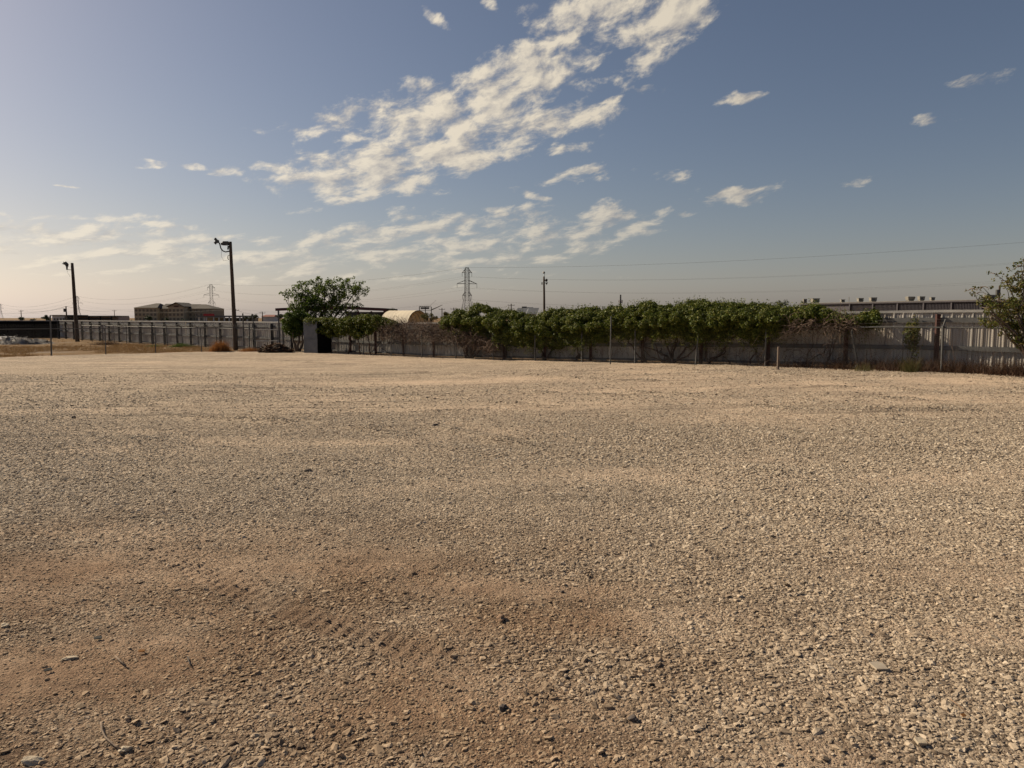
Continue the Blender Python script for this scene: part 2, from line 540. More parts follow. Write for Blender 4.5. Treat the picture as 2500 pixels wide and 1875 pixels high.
def track_profile(x, y):
    x, y = np.asarray(x, float), np.asarray(y, float)
    shp = x.shape
    x, y = x.ravel(), y.ravel()
    z = np.zeros_like(x)
    for (ax, ay, bx, by, w, h) in TRACKS:
        L = math.hypot(bx - ax, by - ay)
        ux, uy = (bx - ax) / L, (by - ay) / L
        s0 = (x - ax) * ux + (y - ay) * uy
        t0 = -(x - ax) * uy + (y - ay) * ux
        k = np.nonzero((np.abs(t0) < 1.0 + 5 * w) & (s0 > -1) & (s0 < L + 1))[0]
        if not len(k): continue
        s, t = s0[k], t0[k]
        t = t + (vnoise(s * 0.35 + ax, s * 0 + ay) - 0.5) * 0.9 * min(1, L / 8) + np.sin(s * 0.12 + ax) * 0.25 * min(1, L / 12)
        end = sstep((s + .5) / 1.5) * sstep((L - s + .5) / 1.5) * np.clip(fbm(s * 0.7 + bx, t * 0 + by, 2) * 2.4 - .7, 0, 1)
        z[k] += (1.1 + .8 * min(1, max(0, ((ay + by) / 2 - 6) / 8))) * h * end * (np.exp(-(t / w) ** 2) - 0.5 * np.exp(-((t - 1.8 * w) / w) ** 2))
    return z.reshape(shp)

TREAD = [tuple(G(*a)) + tuple(G(*b)) for a, b in (((380, 1330), (1110, 1635)), ((700, 1310), (1500, 1560)))]
def tread_at(x, y):
    """print of a lugged tyre: depth of the rut and the bare strip it leaves"""
    x, y = np.asarray(x, float), np.asarray(y, float)
    shp = x.shape; x, y = x.ravel(), y.ravel()
    z, m = np.zeros_like(x), np.zeros_like(x)
    for i, (ax, ay, _, bx, by, _) in enumerate(TREAD):
        L = math.hypot(bx - ax, by - ay); ux, uy = (bx - ax) / L, (by - ay) / L
        s = (x - ax) * ux + (y - ay) * uy
        t = -(x - ax) * uy + (y - ay) * ux + .10 * np.sin(s * .8 + i)
        k = sstep((s + .3) / .6) * sstep((L - s + .3) / .6) * (.45 + .8 * vnoise(s * 1.1 + 3 * i, s * 0 + 2))
        inside = sstep((.17 - np.abs(t)) / .05) * k
        lug = np.sin(2 * math.pi * (s / .12 + t * 3.5))
        w = 1.0 if i == 0 else .45
        z += w * inside * (-.003 + .008 * lug * (.3 + 1.4 * vnoise(s * 2.3 + 9, t * 5 + 3))) + w * .010 * k * np.exp(-((np.abs(t) - .22) / .05) ** 2)
        m = np.maximum(m, inside * w * .8)
    return z.reshape(shp), m.reshape(shp)
def lot_z(x, y):
    return zfun(x, y) + relief(x, y) + tread_at(x, y)[0]

# materials of the ground
def lot_material():
    m, nt, b = new_mat('gravel_dust')
    N, L = nt.nodes.new, nt.links.new
    tc = N('ShaderNodeTexCoord')
    at = N('ShaderNodeAttribute'); at.attribute_name = 'dust'
    def voro(scale):
        v = N('ShaderNodeTexVoronoi'); v.inputs['Scale'].default_value = scale
        L(tc.outputs['Object'], v.inputs['Vector'])
        return v
    v1, v2 = voro(62.0), voro(27.0)
    cell = N('ShaderNodeSeparateColor'); L(v1.outputs['Color'], cell.inputs[0])
    cell2 = N('ShaderNodeSeparateColor'); L(v2.outputs['Color'], cell2.inputs[0])
    stops = [(0.0, (.08, .06, .045)), (.3, (.28, .222, .168)), (.65, (.47, .38, .295)), (1.0, (.72, .62, .49))]
    g1 = ramp_node(nt, cell.outputs[0], stops)
    g2 = ramp_node(nt, cell2.outputs[0], stops)
    mx = N('ShaderNodeMix'); mx.data_type = 'RGBA'; mx.inputs['Factor'].default_value = 0.5
    L(g1.outputs[0], mx.inputs['A']); L(g2.outputs[0], mx.inputs['B'])
    nz = noise_node(nt, 9.0, 8, 0.65, tc.outputs['Object'])
    dcol = ramp_node(nt, nz.outputs['Fac'], [(.3, (.38, .285, .205)), (.7, (.57, .445, .335))])
    mx2 = N('ShaderNodeMix'); mx2.data_type = 'RGBA'
    f = N('ShaderNodeMath'); f.operation = 'MULTIPLY'; f.inputs[1].default_value = 0.75
    L(at.outputs['Fac'], f.inputs[0])
    L(f.outputs[0], mx2.inputs['Factor']); L(mx.outputs['Result'], mx2.inputs['A']); L(dcol.outputs[0], mx2.inputs['B'])
    ab = N('ShaderNodeAttribute'); ab.attribute_name = 'dirt'
    bcol = ramp_node(nt, nz.outputs['Fac'], [(.3, (.14, .088, .058)), (.7, (.26, .178, .118))])
    mx3 = N('ShaderNodeMix'); mx3.data_type = 'RGBA'
    L(ab.outputs['Fac'], mx3.inputs['Factor']); L(mx2.outputs['Result'], mx3.inputs['A']); L(bcol.outputs[0], mx3.inputs['B'])
    mx2 = mx3
    big = noise_node(nt, 0.45, 9, 0.72, tc.outputs['Object'])
    tone = ramp_node(nt, big.outputs['Fac'], [(.32, (.80, .79, .78)), (.68, (1.14, 1.11, 1.07))])
    # combed streaks where wheels have passed, along the line of the fence
    mp = N('ShaderNodeMapping'); mp.inputs['Rotation'].default_value = (0, 0, R(28)); mp.inputs['Scale'].default_value = (.09, 1.5, 1)
    L(tc.outputs['Object'], mp.inputs['Vector'])
    sn = noise_node(nt, 1.6, 8, 0.7, mp.outputs[0])
    st = ramp_node(nt, sn.outputs['Fac'], [(.36, (.58, .57, .56)), (.46, (1.04, 1.03, 1.02)), (.64, (1.2, 1.18, 1.16))])
    tm = N('ShaderNodeMix'); tm.data_type = 'RGBA'; tm.blend_type = 'MULTIPLY'; tm.inputs['Factor'].default_value = .9
    L(tone.outputs[0], tm.inputs['A']); L(st.outputs[0], tm.inputs['B'])
    mu = N('ShaderNodeMix'); mu.data_type = 'RGBA'; mu.blend_type = 'MULTIPLY'; mu.inputs['Factor'].default_value = 1
    L(mx2.outputs['Result'], mu.inputs['A']); L(tm.outputs['Result'], mu.inputs['B'])
    L(mu.outputs['Result'], b.inputs['Base Color'])
    b.inputs['Roughness'].default_value = 0.95
    b.inputs['Specular IOR Level'].default_value = 0.15
    hs = N('ShaderNodeMath'); hs.operation = 'ADD'
    L(v1.outputs['Distance'], hs.inputs[0]); L(v2.outputs['Distance'], hs.inputs[1])
    inv = N('ShaderNodeMath'); inv.operation = 'MULTIPLY_ADD'; inv.inputs[1].default_value = -1.0
    L(hs.outputs[0], inv.inputs[0])
    nb = noise_node(nt, 160.0, 3, 0.6, tc.outputs['Object'])
    L(nb.outputs['Fac'], inv.inputs[2])
    bs = N('ShaderNodeMath'); bs.operation = 'MULTIPLY_ADD'; bs.inputs[1].default_value = -0.7; bs.inputs[2].default_value = 1.0
    L(at.outputs['Fac'], bs.inputs[0])
    bp = N('ShaderNodeBump'); bp.inputs['Distance'].default_value = 0.02
    L(bs.outputs[0], bp.inputs['Strength']); L(inv.outputs[0], bp.inputs['Height'])
    L(bp.outputs[0], b.inputs['Normal'])
    return m

def grid_mesh(name, xs, ys, zf, keep=None):
    X, Y = np.meshgrid(xs, ys)
    Z = zf(X, Y)
    V = np.stack([X.ravel(), Y.ravel(), Z.ravel()], 1)
    nx, ny = len(xs), len(ys)
    i = (np.arange(ny - 1)[:, None] * nx + np.arange(nx - 1)[None, :]).ravel()
    F = np.stack([i, i + 1, i + nx + 1, i + nx], 1)
    if keep is not None:
        c = V[F].mean(1)
        F = F[keep(c[:, 0], c[:, 1])]
    me = mesh_np(name, V, [F])
    me.polygons.foreach_set('use_smooth', np.ones(len(me.polygons), dtype=bool))
    return me, V

# the wide land
def land_z(x, y):
    return zfun(x, y) - 0.06 + (fbm(x * .3, y * .3, 3) - .5) * 0.04 * (np.hypot(x, y) < 150)
sgn = lambda a: np.concatenate([-a[::-1], a])
xs = np.concatenate([-np.geomspace(80, 9000, 26)[::-1], np.linspace(-78, 60, 93), np.geomspace(62, 9000, 26)])
ys = np.concatenate([-np.geomspace(30, 9000, 20)[::-1], np.linspace(-28, 100, 87), np.geomspace(102, 9000, 30)])
me, _ = grid_mesh('ground', xs, ys, land_z)
def ground_material():
    m, nt, b = new_mat('dry_earth')
    N, L = nt.nodes.new, nt.links.new
    tc = N('ShaderNodeTexCoord')
    a = noise_node(nt, 0.16, 7, 0.65, tc.outputs['Object'])
    c = noise_node(nt, 7.0, 8, 0.7, tc.outputs['Object'])
    r1 = ramp_node(nt, a.outputs['Fac'], [(.36, (.20, .15, .105)), (.5, (.19, .115, .05)), (.66, (.15, .10, .05))])
    r2 = ramp_node(nt, c.outputs['Fac'], [(.3, (.6, .6, .6)), (.7, (1.25, 1.2, 1.1))])
    mu = N('ShaderNodeMix'); mu.data_type = 'RGBA'; mu.blend_type = 'MULTIPLY'; mu.inputs['Factor'].default_value = 1
    L(r1.outputs[0], mu.inputs['A']); L(r2.outputs[0], mu.inputs['B'])
    L(mu.outputs['Result'], b.inputs['Base Color'])
    b.inputs['Roughness'].default_value = 0.95
    b.inputs['Specular IOR Level'].default_value = 0.1
    bp = N('ShaderNodeBump'); bp.inputs['Distance'].default_value = 0.05
    L(c.outputs['Fac'], bp.inputs['Height']); L(bp.outputs[0], b.inputs['Normal'])
    return m
tag(link('ground', me, ground_material()), 'dry brown earth around and beyond the gravel yard', kind='structure')

# the gravel yard: between the two chain-link lines
cl0, cl1 = chain_left(-8), chain_left(5.2)
cr0, cr1 = chain_right(-2.2), chain_right(16)
def in_lot(x, y, m=0.0):
    def side(p, q):
        L = math.hypot(q.x - p.x, q.y - p.y)
        return ((q.x - p.x) * (y - p.y) - (q.y - p.y) * (x - p.x)) / L
    wob = (vnoise(x * .6 + 4, y * .6) - .5) * .35
    l = -side(cl0, cl1)
    r = -side(cr0, cr1)
    return (l > -0.12 + m + wob) & (r > -0.5 + m + wob)
xs = np.concatenate([np.linspace(-46, -20, 160), np.linspace(-19.86, -4.6, 140), np.linspace(-4.55, 1.6, 190), np.linspace(1.7, 20, 160), np.linspace(20.15, 34, 70)])
ys = np.concatenate([np.linspace(-12, 1.9, 30), np.linspace(2.0, 4.4, 45), np.linspace(4.43, 9.2, 150), np.linspace(9.27, 14, 70), np.linspace(14.1, 56, 330)])
me, V = grid_mesh('gravel_yard', xs, ys, lambda x, y: lot_z(x, y), keep=lambda x, y: in_lot(x, y))
at = me.attributes.new('dust', 'FLOAT', 'POINT')
n_me = len(me.vertices)
co = np.empty(n_me * 3, dtype=np.float32); me.vertices.foreach_get('co', co); co = co.reshape(-1, 3)
at.data.foreach_set('value', dust_at(co[:, 0].astype(float), co[:, 1].astype(float)).astype(np.float32))
at = me.attributes.new('dirt', 'FLOAT', 'POINT')
at.data.foreach_set('value', dirt_at(co[:, 0].astype(float), co[:, 1].astype(float)).astype(np.float32))
LOT_MAT = lot_material()
tag(link('gravel_yard', me, LOT_MAT), 'wide pale gravel yard with wheel tracks and dusty patches', kind='structure')

# loose stones of the gravel: one mass, scattered over the near part of the yard
def stone_material():
    m, nt, b = new_mat('limestone_chips')
    oi = nt.nodes.new('ShaderNodeObjectInfo')
    r = ramp_node(nt, oi.outputs['Random'], [(0, (.14, .108, .082)), (.15, (.29, .235, .178)), (.45, (.42, .345, .262)), (.8, (.50, .42, .325)), (1, (.60, .515, .41))])
    n = noise_node(nt, 3.0, 6, 0.7)
    r2 = ramp_node(nt, n.outputs['Fac'], [(.3, (.75, .73, .7)), (.7, (1.1, 1.1, 1.1))])
    mu = nt.nodes.new('ShaderNodeMix'); mu.data_type = 'RGBA'; mu.blend_type = 'MULTIPLY'; mu.inputs['Factor'].default_value = 1
    nt.links.new(r.outputs[0], mu.inputs['A']); nt.links.new(r2.outputs[0], mu.inputs['B'])
    ad = nt.nodes.new('ShaderNodeAttribute'); ad.attribute_type = 'INSTANCER'; ad.attribute_name = 'st_dirt'
    fd = nt.nodes.new('ShaderNodeMath'); fd.operation = 'MULTIPLY'; fd.inputs[1].default_value = 1.0
    nt.links.new(ad.outputs['Fac'], fd.inputs[0])
    md = nt.nodes.new('ShaderNodeMix'); md.data_type = 'RGBA'; md.blend_type = 'MULTIPLY'; md.inputs['B'].default_value = (.72, .62, .53, 1)
    nt.links.new(fd.outputs[0], md.inputs['Factor']); nt.links.new(mu.outputs['Result'], md.inputs['A'])
    nt.links.new(md.outputs['Result'], b.inputs['Base Color'])
    b.inputs['Roughness'].default_value = 0.9
    b.inputs['Specular IOR Level'].default_value = 0.2
    return m

def scatter_gravel():
    P, S = [], []
    for (d0, d1, dens, mean, lo, hi) in ((2.4, 9.5, 3700, .0150, .006, .05), (9.5, 17, 1350, .0185, .01, .05), (17, 30, 200, .026, .015, .07)):
        half = 0.80
        A = half * (d1 * d1 - d0 * d0) + 2.0 * (d1 - d0)
        n = int(A * dens)
        y = np.sqrt(rng.uniform(d0 * d0, d1 * d1, n))
        x = rng.uniform(-1, 1, n) * (half * y + 1.0)
        k = in_lot(x, y, .3)
        x, y = x[k], y[k]
        du = np.maximum(dust_at(x, y), .95 * tread_at(x, y)[1])
        coarse = sstep((fbm(x * .25 + 60, y * .25 + 11, 3) - .35) / .3) * .5 + sstep((x - 1.0 + (y - 5) * .1) / 3.0) * .5
        keep = rng.random(len(x)) < np.clip(1.08 - .75 * du, 0.38, 1) * np.clip(1.0 - .45 * sstep((y - 6) / 5) * (y < 9.5) - .65 * sstep((y - 10) / 8) * (y > 9.5) * (y < 17), 0, 1) * np.where(y > 17, np.clip(1 - (y - 17) / 17, 0, 1), 1)
        x, y, du, coarse = x[keep], y[keep], du[keep], coarse[keep]
        s = np.clip(mean * np.exp(rng.normal(0, .45, len(x))) * (0.80 + .5 * coarse) * (1 - .55 * du), lo, hi)
        P.append(np.stack([x, y, s], 1)); S.append(du)
    A = np.concatenate(P)
    x, y, s = A[:, 0], A[:, 1], A[:, 2]
    n = len(x)
    z = lot_z(x, y) + s * 0.05
    me = bpy.data.meshes.new('gravel')
    me.vertices.add(n)
    me.vertices.foreach_set('co', np.stack([x, y, z], 1).astype(np.float32).ravel())
    rot = np.stack([rng.normal(0, .22, n), rng.normal(0, .22, n), rng.uniform(0, 6.283, n)], 1)
    sc = np.stack([s * rng.uniform(.75, 1.25, n), s * rng.uniform(.5, .9, n), s * rng.uniform(.22, .48, n)], 1)
    a = me.attributes.new('st_dirt', 'FLOAT', 'POINT')
    a.data.foreach_set('value', dirt_at(x, y).astype(np.float32))
    for nm, arr in (('st_rot', rot), ('st_scale', sc)):
        a = me.attributes.new(nm, 'FLOAT_VECTOR', 'POINT')
        a.data.foreach_set('vector', arr.astype(np.float32).ravel())
    a = me.attributes.new('st_kind', 'INT', 'POINT')
    a.data.foreach_set('value', rng.integers(0, 7, n).astype(np.int32))
    me.update()
    ob = link('gravel', me, None)
    tag(ob, 'loose pale limestone gravel covering the yard', 'gravel', kind='stuff')
    ng = bpy.data.node_groups.new('stones', 'GeometryNodeTree')
    ng.interface.new_socket('Geometry', in_out='INPUT', socket_type='NodeSocketGeometry')
    ng.interface.new_socket('Geometry', in_out='OUTPUT', socket_type='NodeSocketGeometry')
    N, L = ng.nodes.new, ng.links.new
    gi, go = N('NodeGroupInput'), N('NodeGroupOutput')
    join = N('GeometryNodeJoinGeometry')
    for k in range(7):
        ico = N('GeometryNodeMeshIcoSphere'); ico.inputs['Radius'].default_value = 0.62; ico.inputs['Subdivisions'].default_value = 2
        pos = N('GeometryNodeInputPosition')
        ad = N('ShaderNodeVectorMath'); ad.operation = 'ADD'; ad.inputs[1].default_value = (k * 3.1, k * 7.7, k * 1.3)
        L(pos.outputs[0], ad.inputs[0])
        nz = N('ShaderNodeTexNoise'); nz.inputs['Scale'].default_value = 1.25; nz.inputs['Detail'].default_value = 2.0
        L(ad.outputs[0], nz.inputs['Vector'])
        sb = N('ShaderNodeVectorMath'); sb.operation = 'SUBTRACT'; sb.inputs[1].default_value = (.5, .5, .5)
        L(nz.outputs['Color'], sb.inputs[0])
        scl = N('ShaderNodeVectorMath'); scl.operation = 'SCALE'; scl.inputs['Scale'].default_value = 1.55
        L(sb.outputs[0], scl.inputs[0])
        sp = N('GeometryNodeSetPosition')
        L(ico.outputs[0], sp.inputs['Geometry']); L(scl.outputs[0], sp.inputs['Offset'])
        ss = N('GeometryNodeSetShadeSmooth'); ss.inputs['Shade Smooth'].default_value = False
        L(sp.outputs[0], ss.inputs['Geometry'])
        sm = N('GeometryNodeSetMaterial'); sm.inputs['Material'].default_value = STONE
        L(ss.outputs[0], sm.inputs['Geometry'])
        g2 = N('GeometryNodeGeometryToInstance')
        L(sm.outputs[0], g2.inputs[0]); L(g2.outputs[0], join.inputs[0])
    def na(name, t):
        q = N('GeometryNodeInputNamedAttribute'); q.data_type = t; q.inputs['Name'].default_value = name
        return q.outputs['Attribute']
    iop = N('GeometryNodeInstanceOnPoints')
    iop.inputs['Pick Instance'].default_value = True
    L(gi.outputs[0], iop.inputs['Points']); L(join.outputs[0], iop.inputs['Instance'])
    L(na('st_kind', 'INT'), iop.inputs['Instance Index'])
    L(na('st_rot', 'FLOAT_VECTOR'), iop.inputs['Rotation'])
    L(na('st_scale', 'FLOAT_VECTOR'), iop.inputs['Scale'])
    L(iop.outputs[0], go.inputs[0])
    mod = ob.modifiers.new('stones', 'NODES'); mod.node_group = ng
    print('stones', n)
STONE = stone_material()
scatter_gravel()

# ------------------------------------------------------------------ materials of the things
GALV = paint('galvanised_steel', (.12, .12, .116), (.07, .07, .068), 2.5, .65, .1, lo=.3, hi=.7)
WIRE = paint('dull_wire', (.13, .12, .11), (.08, .07, .065), 3, .7, .1)
SHEET = paint('weathered_metal_sheet', (.46, .44, .41), (.31, .29, .27), 1.4, .6, .1, stretch=(1, 1, .25), lo=.25, hi=.75)
def vary_sheet(m):
    nt = m.node_tree; b = nt.nodes['Principled BSDF']
    src = b.inputs['Base Color'].links[0].from_socket
    oi = nt.nodes.new('ShaderNodeObjectInfo')
    r = ramp_node(nt, oi.outputs['Random'], [(0, (.72, .70, .68)), (.3, (.95, .94, .93)), (.75, (1.05, 1.04, 1.03)), (1, (.85, .80, .74))])
    mu = nt.nodes.new('ShaderNodeMix'); mu.data_type = 'RGBA'; mu.blend_type = 'MULTIPLY'; mu.inputs['Factor'].default_value = 1
    nt.links.new(src, mu.inputs['A']); nt.links.new(r.outputs[0], mu.inputs['B'])
    tc = nt.nodes.new('ShaderNodeTexCoord'); mp = nt.nodes.new('ShaderNodeMapping'); mp.inputs['Scale'].default_value = (3.5, 1, .5)
    va = nt.nodes.new('ShaderNodeVectorMath'); va.operation = 'ADD'
    sc = nt.nodes.new('ShaderNodeVectorMath'); sc.operation = 'SCALE'; sc.inputs['Scale'].default_value = .37
    nt.links.new(oi.outputs['Location'], sc.inputs[0])
    nt.links.new(tc.outputs['Object'], va.inputs[0]); nt.links.new(sc.outputs[0], va.inputs[1]); nt.links.new(va.outputs[0], mp.inputs['Vector'])
    n = noise_node(nt, 2.2, 8, .7, mp.outputs[0])
    f = ramp_node(nt, n.outputs['Fac'], [(.56, (0, 0, 0)), (.72, (.8, .8, .8))])
    mx = nt.nodes.new('ShaderNodeMix'); mx.data_type = 'RGBA'
    nt.links.new(f.outputs[0], mx.inputs['Factor']); nt.links.new(mu.outputs['Result'], mx.inputs['A']); mx.inputs['B'].default_value = (.11, .065, .045, 1)
    nt.links.new(mx.outputs['Result'], b.inputs['Base Color'])
vary_sheet(SHEET)
GIRT = paint('grey_steel_rail', (.13, .13, .13), (.08, .08, .08), 2, .6, .1)
CAPM = paint('white_metal_cap', (.42, .41, .39), (.28, .27, .26), 1.2, .6, .1)
RUSTP = paint('red_oxide_steel', (.085, .030, .024), (.04, .018, .016), 3, .7, .1, bump=.2)
DARKP = paint('dark_steel_post', (.035, .033, .034), (.018, .017, .018), 3, .6, .2)
WOODP = paint('creosoted_pole_wood', (.10, .072, .05), (.045, .032, .024), 9, .9, 0, bump=.5, bscale=25, stretch=(1, 1, .06))
LAMP = paint('weathered_lamp_metal', (.09, .09, .085), (.05, .05, .05), 6, .6, .3)
BLACK = paint('black_plastic', (.012, .012, .013), (.006, .006, .007), 5, .7)
SHADEST = paint('shade_black_steel', (.004, .004, .0045), (.003, .003, .003), 4, .85, 0, spec=.1)  # steel with deep shade put into the colour: far left fence, box sides
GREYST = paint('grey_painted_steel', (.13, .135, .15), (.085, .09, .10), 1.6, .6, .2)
CONC = paint('pale_rubble', (.24, .22, .205), (.06, .056, .052), 2.2, .9, 0, bump=.8, bscale=7)
WOODY = paint('vine_wood', (.10, .065, .048), (.05, .034, .027), 6, .9, 0, bump=.4)
DEADV = paint('dead_vine_wood', (.17, .115, .085), (.06, .04, .03), 1.2, .9)
BARK = paint('grey_bark', (.13, .10, .08), (.06, .045, .036), 5, .9, 0, bump=.5, stretch=(1, 1, .3))
HEDGE = leaf_mat('vine_leaf', [(.024, .036, .006), (.058, .082, .011), (.092, .118, .016), (.135, .15, .024), (.20, .19, .05)])
TREEL = leaf_mat('tree_leaf', [(.03, .052, .010), (.062, .10, .016), (.095, .135, .022), (.13, .16, .032)], .45)
YELL = leaf_mat('turning_leaf', [(.05, .07, .015), (.085, .105, .022), (.12, .125, .03), (.17, .14, .04), (.09, .07, .022)], .4)
FARL = leaf_mat('far_leaf', [(.022, .035, .014), (.035, .05, .018), (.05, .065, .025)], .15)
OLIVE = leaf_mat('olive_leaf', [(.055, .055, .018), (.085, .08, .025), (.12, .10, .04)], .35)
DRYG = leaf_mat('dry_grass_blade', [(.20, .115, .04), (.28, .17, .065), (.17, .09, .035), (.33, .22, .10)], .2, .8)
ORANGE = leaf_mat('orange_dry_weed', [(.26, .105, .03), (.32, .15, .05), (.20, .08, .025)], .25, .8)
BROWNW = leaf_mat('brown_dead_weed', [(.06, .03, .018), (.095, .052, .03), (.045, .024, .016), (.14, .085, .05)], .2, .8)
GREENW = leaf_mat('green_weed', [(.05, .085, .015), (.09, .13, .025), (.12, .14, .04)], .3, .6)

# ------------------------------------------------------------------ fences
def sheet_mesh(H, w=0.915):
    """ribbed wall sheet: tall rib every 0.305 m, two low ribs between"""
    prof = []
    for k in range(3):
        o = k * 0.305
        prof += [(o + .0, .0), (o + .02, .032), (o + .055, .032), (o + .075, 0), (o + .135, 0), (o + .145, .009), (o + .165, .009), (o + .175, 0),
                 (o + .215, 0), (o + .225, .009), (o + .245, .009), (o + .255, 0)]
    prof.append((w, 0))
    n = len(prof)
    V = [(x, -d, 0) for x, d in prof] + [(x, -d, H) for x, d in prof] + [(x, -d + .004, 0) for x, d in prof] + [(x, -d + .004, H) for x, d in prof]
    F = []
    for i in range(n - 1):
        F.append((i, i + 1, n + i + 1, n + i))
        F.append((2 * n + i + 1, 2 * n + i, 3 * n + i, 3 * n + i + 1))
        F.append((n + i, n + i + 1, 3 * n + i + 1, 3 * n + i))
    me = bpy.data.meshes.new('sheet')
    me.from_pydata(V, [], F)
    me.materials.append(SHEET)
    return me

def metal_fence(line, n0, n1, H, step, post_mat, label, name='metal_sheet_fence', posts=True, post_w=.13, girts=(.09, .77, 1.74), off=-0.06):
    a, b = line(n0), line(n1)
    d = (b - a); L = d.length; d.normalize()
    if d.x < 0:
        a, b, d = b, a, -d
        n0, n1 = n1, n0
    ang = math.atan2(d.y, d.x)
    nr = Vector((d.y, -d.x, 0))          # towards the yard
    root = thing(name, onground(a), label, 'fence')
    me = sheet_mesh(H)
    k = int(L / .915)
    for i in range(k):
        p = a + d * (i * .915)
        z = zg(p.x, p.y)
        o = bpy.data.objects.new('metal_sheet', me)
        COL.objects.link(o); o.parent = root
        o.location = Vector((p.x, p.y, z + rng.uniform(-.012, .012) + .03)) - ORG[root.name]
        o.rotation_euler = (rng.normal(0, .009), rng.normal(0, .003), ang + rng.normal(0, .008))
    nb = int(round(abs(n1 - n0)))
    pts = [line(n0 + (n1 - n0) * i / nb) for i in range(nb + 1)]
    for i, p in enumerate(pts):
        q = p + nr * .17
        if posts:
            MB().beam(onground(q, -.1), onground(q, H - .06) + Vector((rng.normal(0, .012), rng.normal(0, .012), 0)), post_w, .10).build('post', post_mat, root)
        if i < nb:
            p2 = pts[i + 1]
            for g, gw in zip(girts, (.10, .16, .17)):
                MB().beam(onground(p + nr * .07, g), onground(p2 + nr * .07, g), .045, gw).build('rail', GIRT, root)
            MB().beam(onground(p + nr * .0, H + .045), onground(p2 + nr * .0, H + .045), .10, .09).build('cap', CAPM, root)
    return root

metal_fence(metal_right, -8, 11, 2.0, 3.03, RUSTP, 'tall grey ribbed metal fence with rust red posts behind the overgrown chain-link fence')
metal_fence(metal_left, -1, 17.6, 2.07, 2.76, DARKP, 'long grey ribbed metal fence with black posts behind the light poles', post_w=.17, girts=(.12, .9, 1.78))

def chain_mesh(P, Qd, L, H, pitch, r):
    """woven diamonds: every strand zigzags between its neighbours"""
    ks = np.arange(int(L / pitch))
    nj = int(H / (pitch * .5))
    j = np.arange(nj)
    S0 = ks[:, None] * pitch + np.where((j + ks[:, None]) % 2 == 0, -1, 1) * pitch * .5
    S1 = ks[:, None] * pitch + np.where((j + 1 + ks[:, None]) % 2 == 0, -1, 1) * pitch * .5
    Z0 = np.broadcast_to(j * pitch * .5, S0.shape); Z1 = Z0 + pitch * .5
    def to3(S, Z):
        x, y = P.x + Qd.x * S, P.y + Qd.y * S
        return np.stack([x.ravel(), y.ravel(), (zfun(x, y) + Z + .04).ravel()], 1)
    return prisms(to3(S0, Z0), to3(S1, Z1), r)

def chain_fence(line, n0, n1, H, label, pitch=.068, r=.0014, bent=(), skip=(), tall={}, arm_side=1, rail=True, rail_from=None):
    a, b = line(n0), line(n1)
    d = b - a; L = d.length; d.normalize()
    nr = Vector((d.y, -d.x, 0)) * arm_side
    root = thing('chain_link_fence', onground(a), label, 'fence')
    tips = []
    for n in range(math.ceil(n0), math.floor(n1) + 1):
        if n in skip: continue
        p = line(n)
        lean = Vector((rng.normal(0, .03), rng.normal(0, .03), 0))
        h = tall.get(n, H)
        po = MB().tube([onground(p, -.1), onground(p, h) + lean], .033 if n not in tall else .045, 8).build('post', GALV, root)
        t = onground(p, H) + lean
        tip = t + nr * .28 + Vector((0, 0, .27))
        MB().tube([t - Vector((0, 0, .05)), t + Vector((0, 0, .04)), tip], .02, 6).build('barb_arm', GALV, root)
        MB().tube([t - Vector((0, 0, .02)), t + Vector((0, 0, .05))], .045, 8).build('post_cap', GALV, po)
        tips.append((t, tip))
    if rail:
        steps = max(2, int(L / 3))
        r0 = 0 if rail_from is None else rail_from
        pts = []
        for i in range(steps + 1):
            s = r0 + (L - r0) * i / steps
            p = a + d * s
            pts.append(onground(p, H + (vnoise(np.array(s * .4), np.array(n0 + 3.0)) - .5) * .05))
        MB().tube(pts, .024, 6).build('top_rail', GALV, root)
    for f in (.3, .65, 1.0):
        pts = [t.lerp(tip, f) for t, tip in tips]
        P, Q = [], []
        for p, q in zip(pts[:-1], pts[1:]):
            m = (p + q) / 2 - Vector((0, 0, .03))
            P += [p, m]; Q += [m, q]
            for k in range(1, 24):
                c = p.lerp(q, k / 24) - Vector((0, 0, .12 * (k / 24) * (1 - k / 24)))
                P.append(c - Vector((.015, .01, .025))); Q.append(c + Vector((.015, -.01, .025)))
        build_np('barbed_wire', prisms(P, Q, .0035), WIRE, root, 'stuff')
    build_np('wire_mesh', chain_mesh(a, d, L, H - .04, pitch, r), WIRE, root, 'stuff')
    return root

chain_fence(chain_right, -2, 13, 1.5, 'leaning chain-link fence with top rail in front of the vines and red posts', skip=(10,), arm_side=-1, rail_from=37)
chain_fence(chain_left, -3, 4.6, 1.7, 'low chain-link fence between the gravel yard and the dry grass', tall={0: 2.55}, pitch=.085, r=.0018, arm_side=-1)
inner = lambda n: Vector((-18.07 - 2.076 * n * 1.1, 54.0 + 1.82 * n * 1.1, 0)) + Vector((-.66, -.75, 0)) * 1.5
chain_fence(inner, 0, 12, 1.62, 'far chain-link fence with angled arms close to the black-posted metal fence', pitch=.10, r=.0018, arm_side=-1)

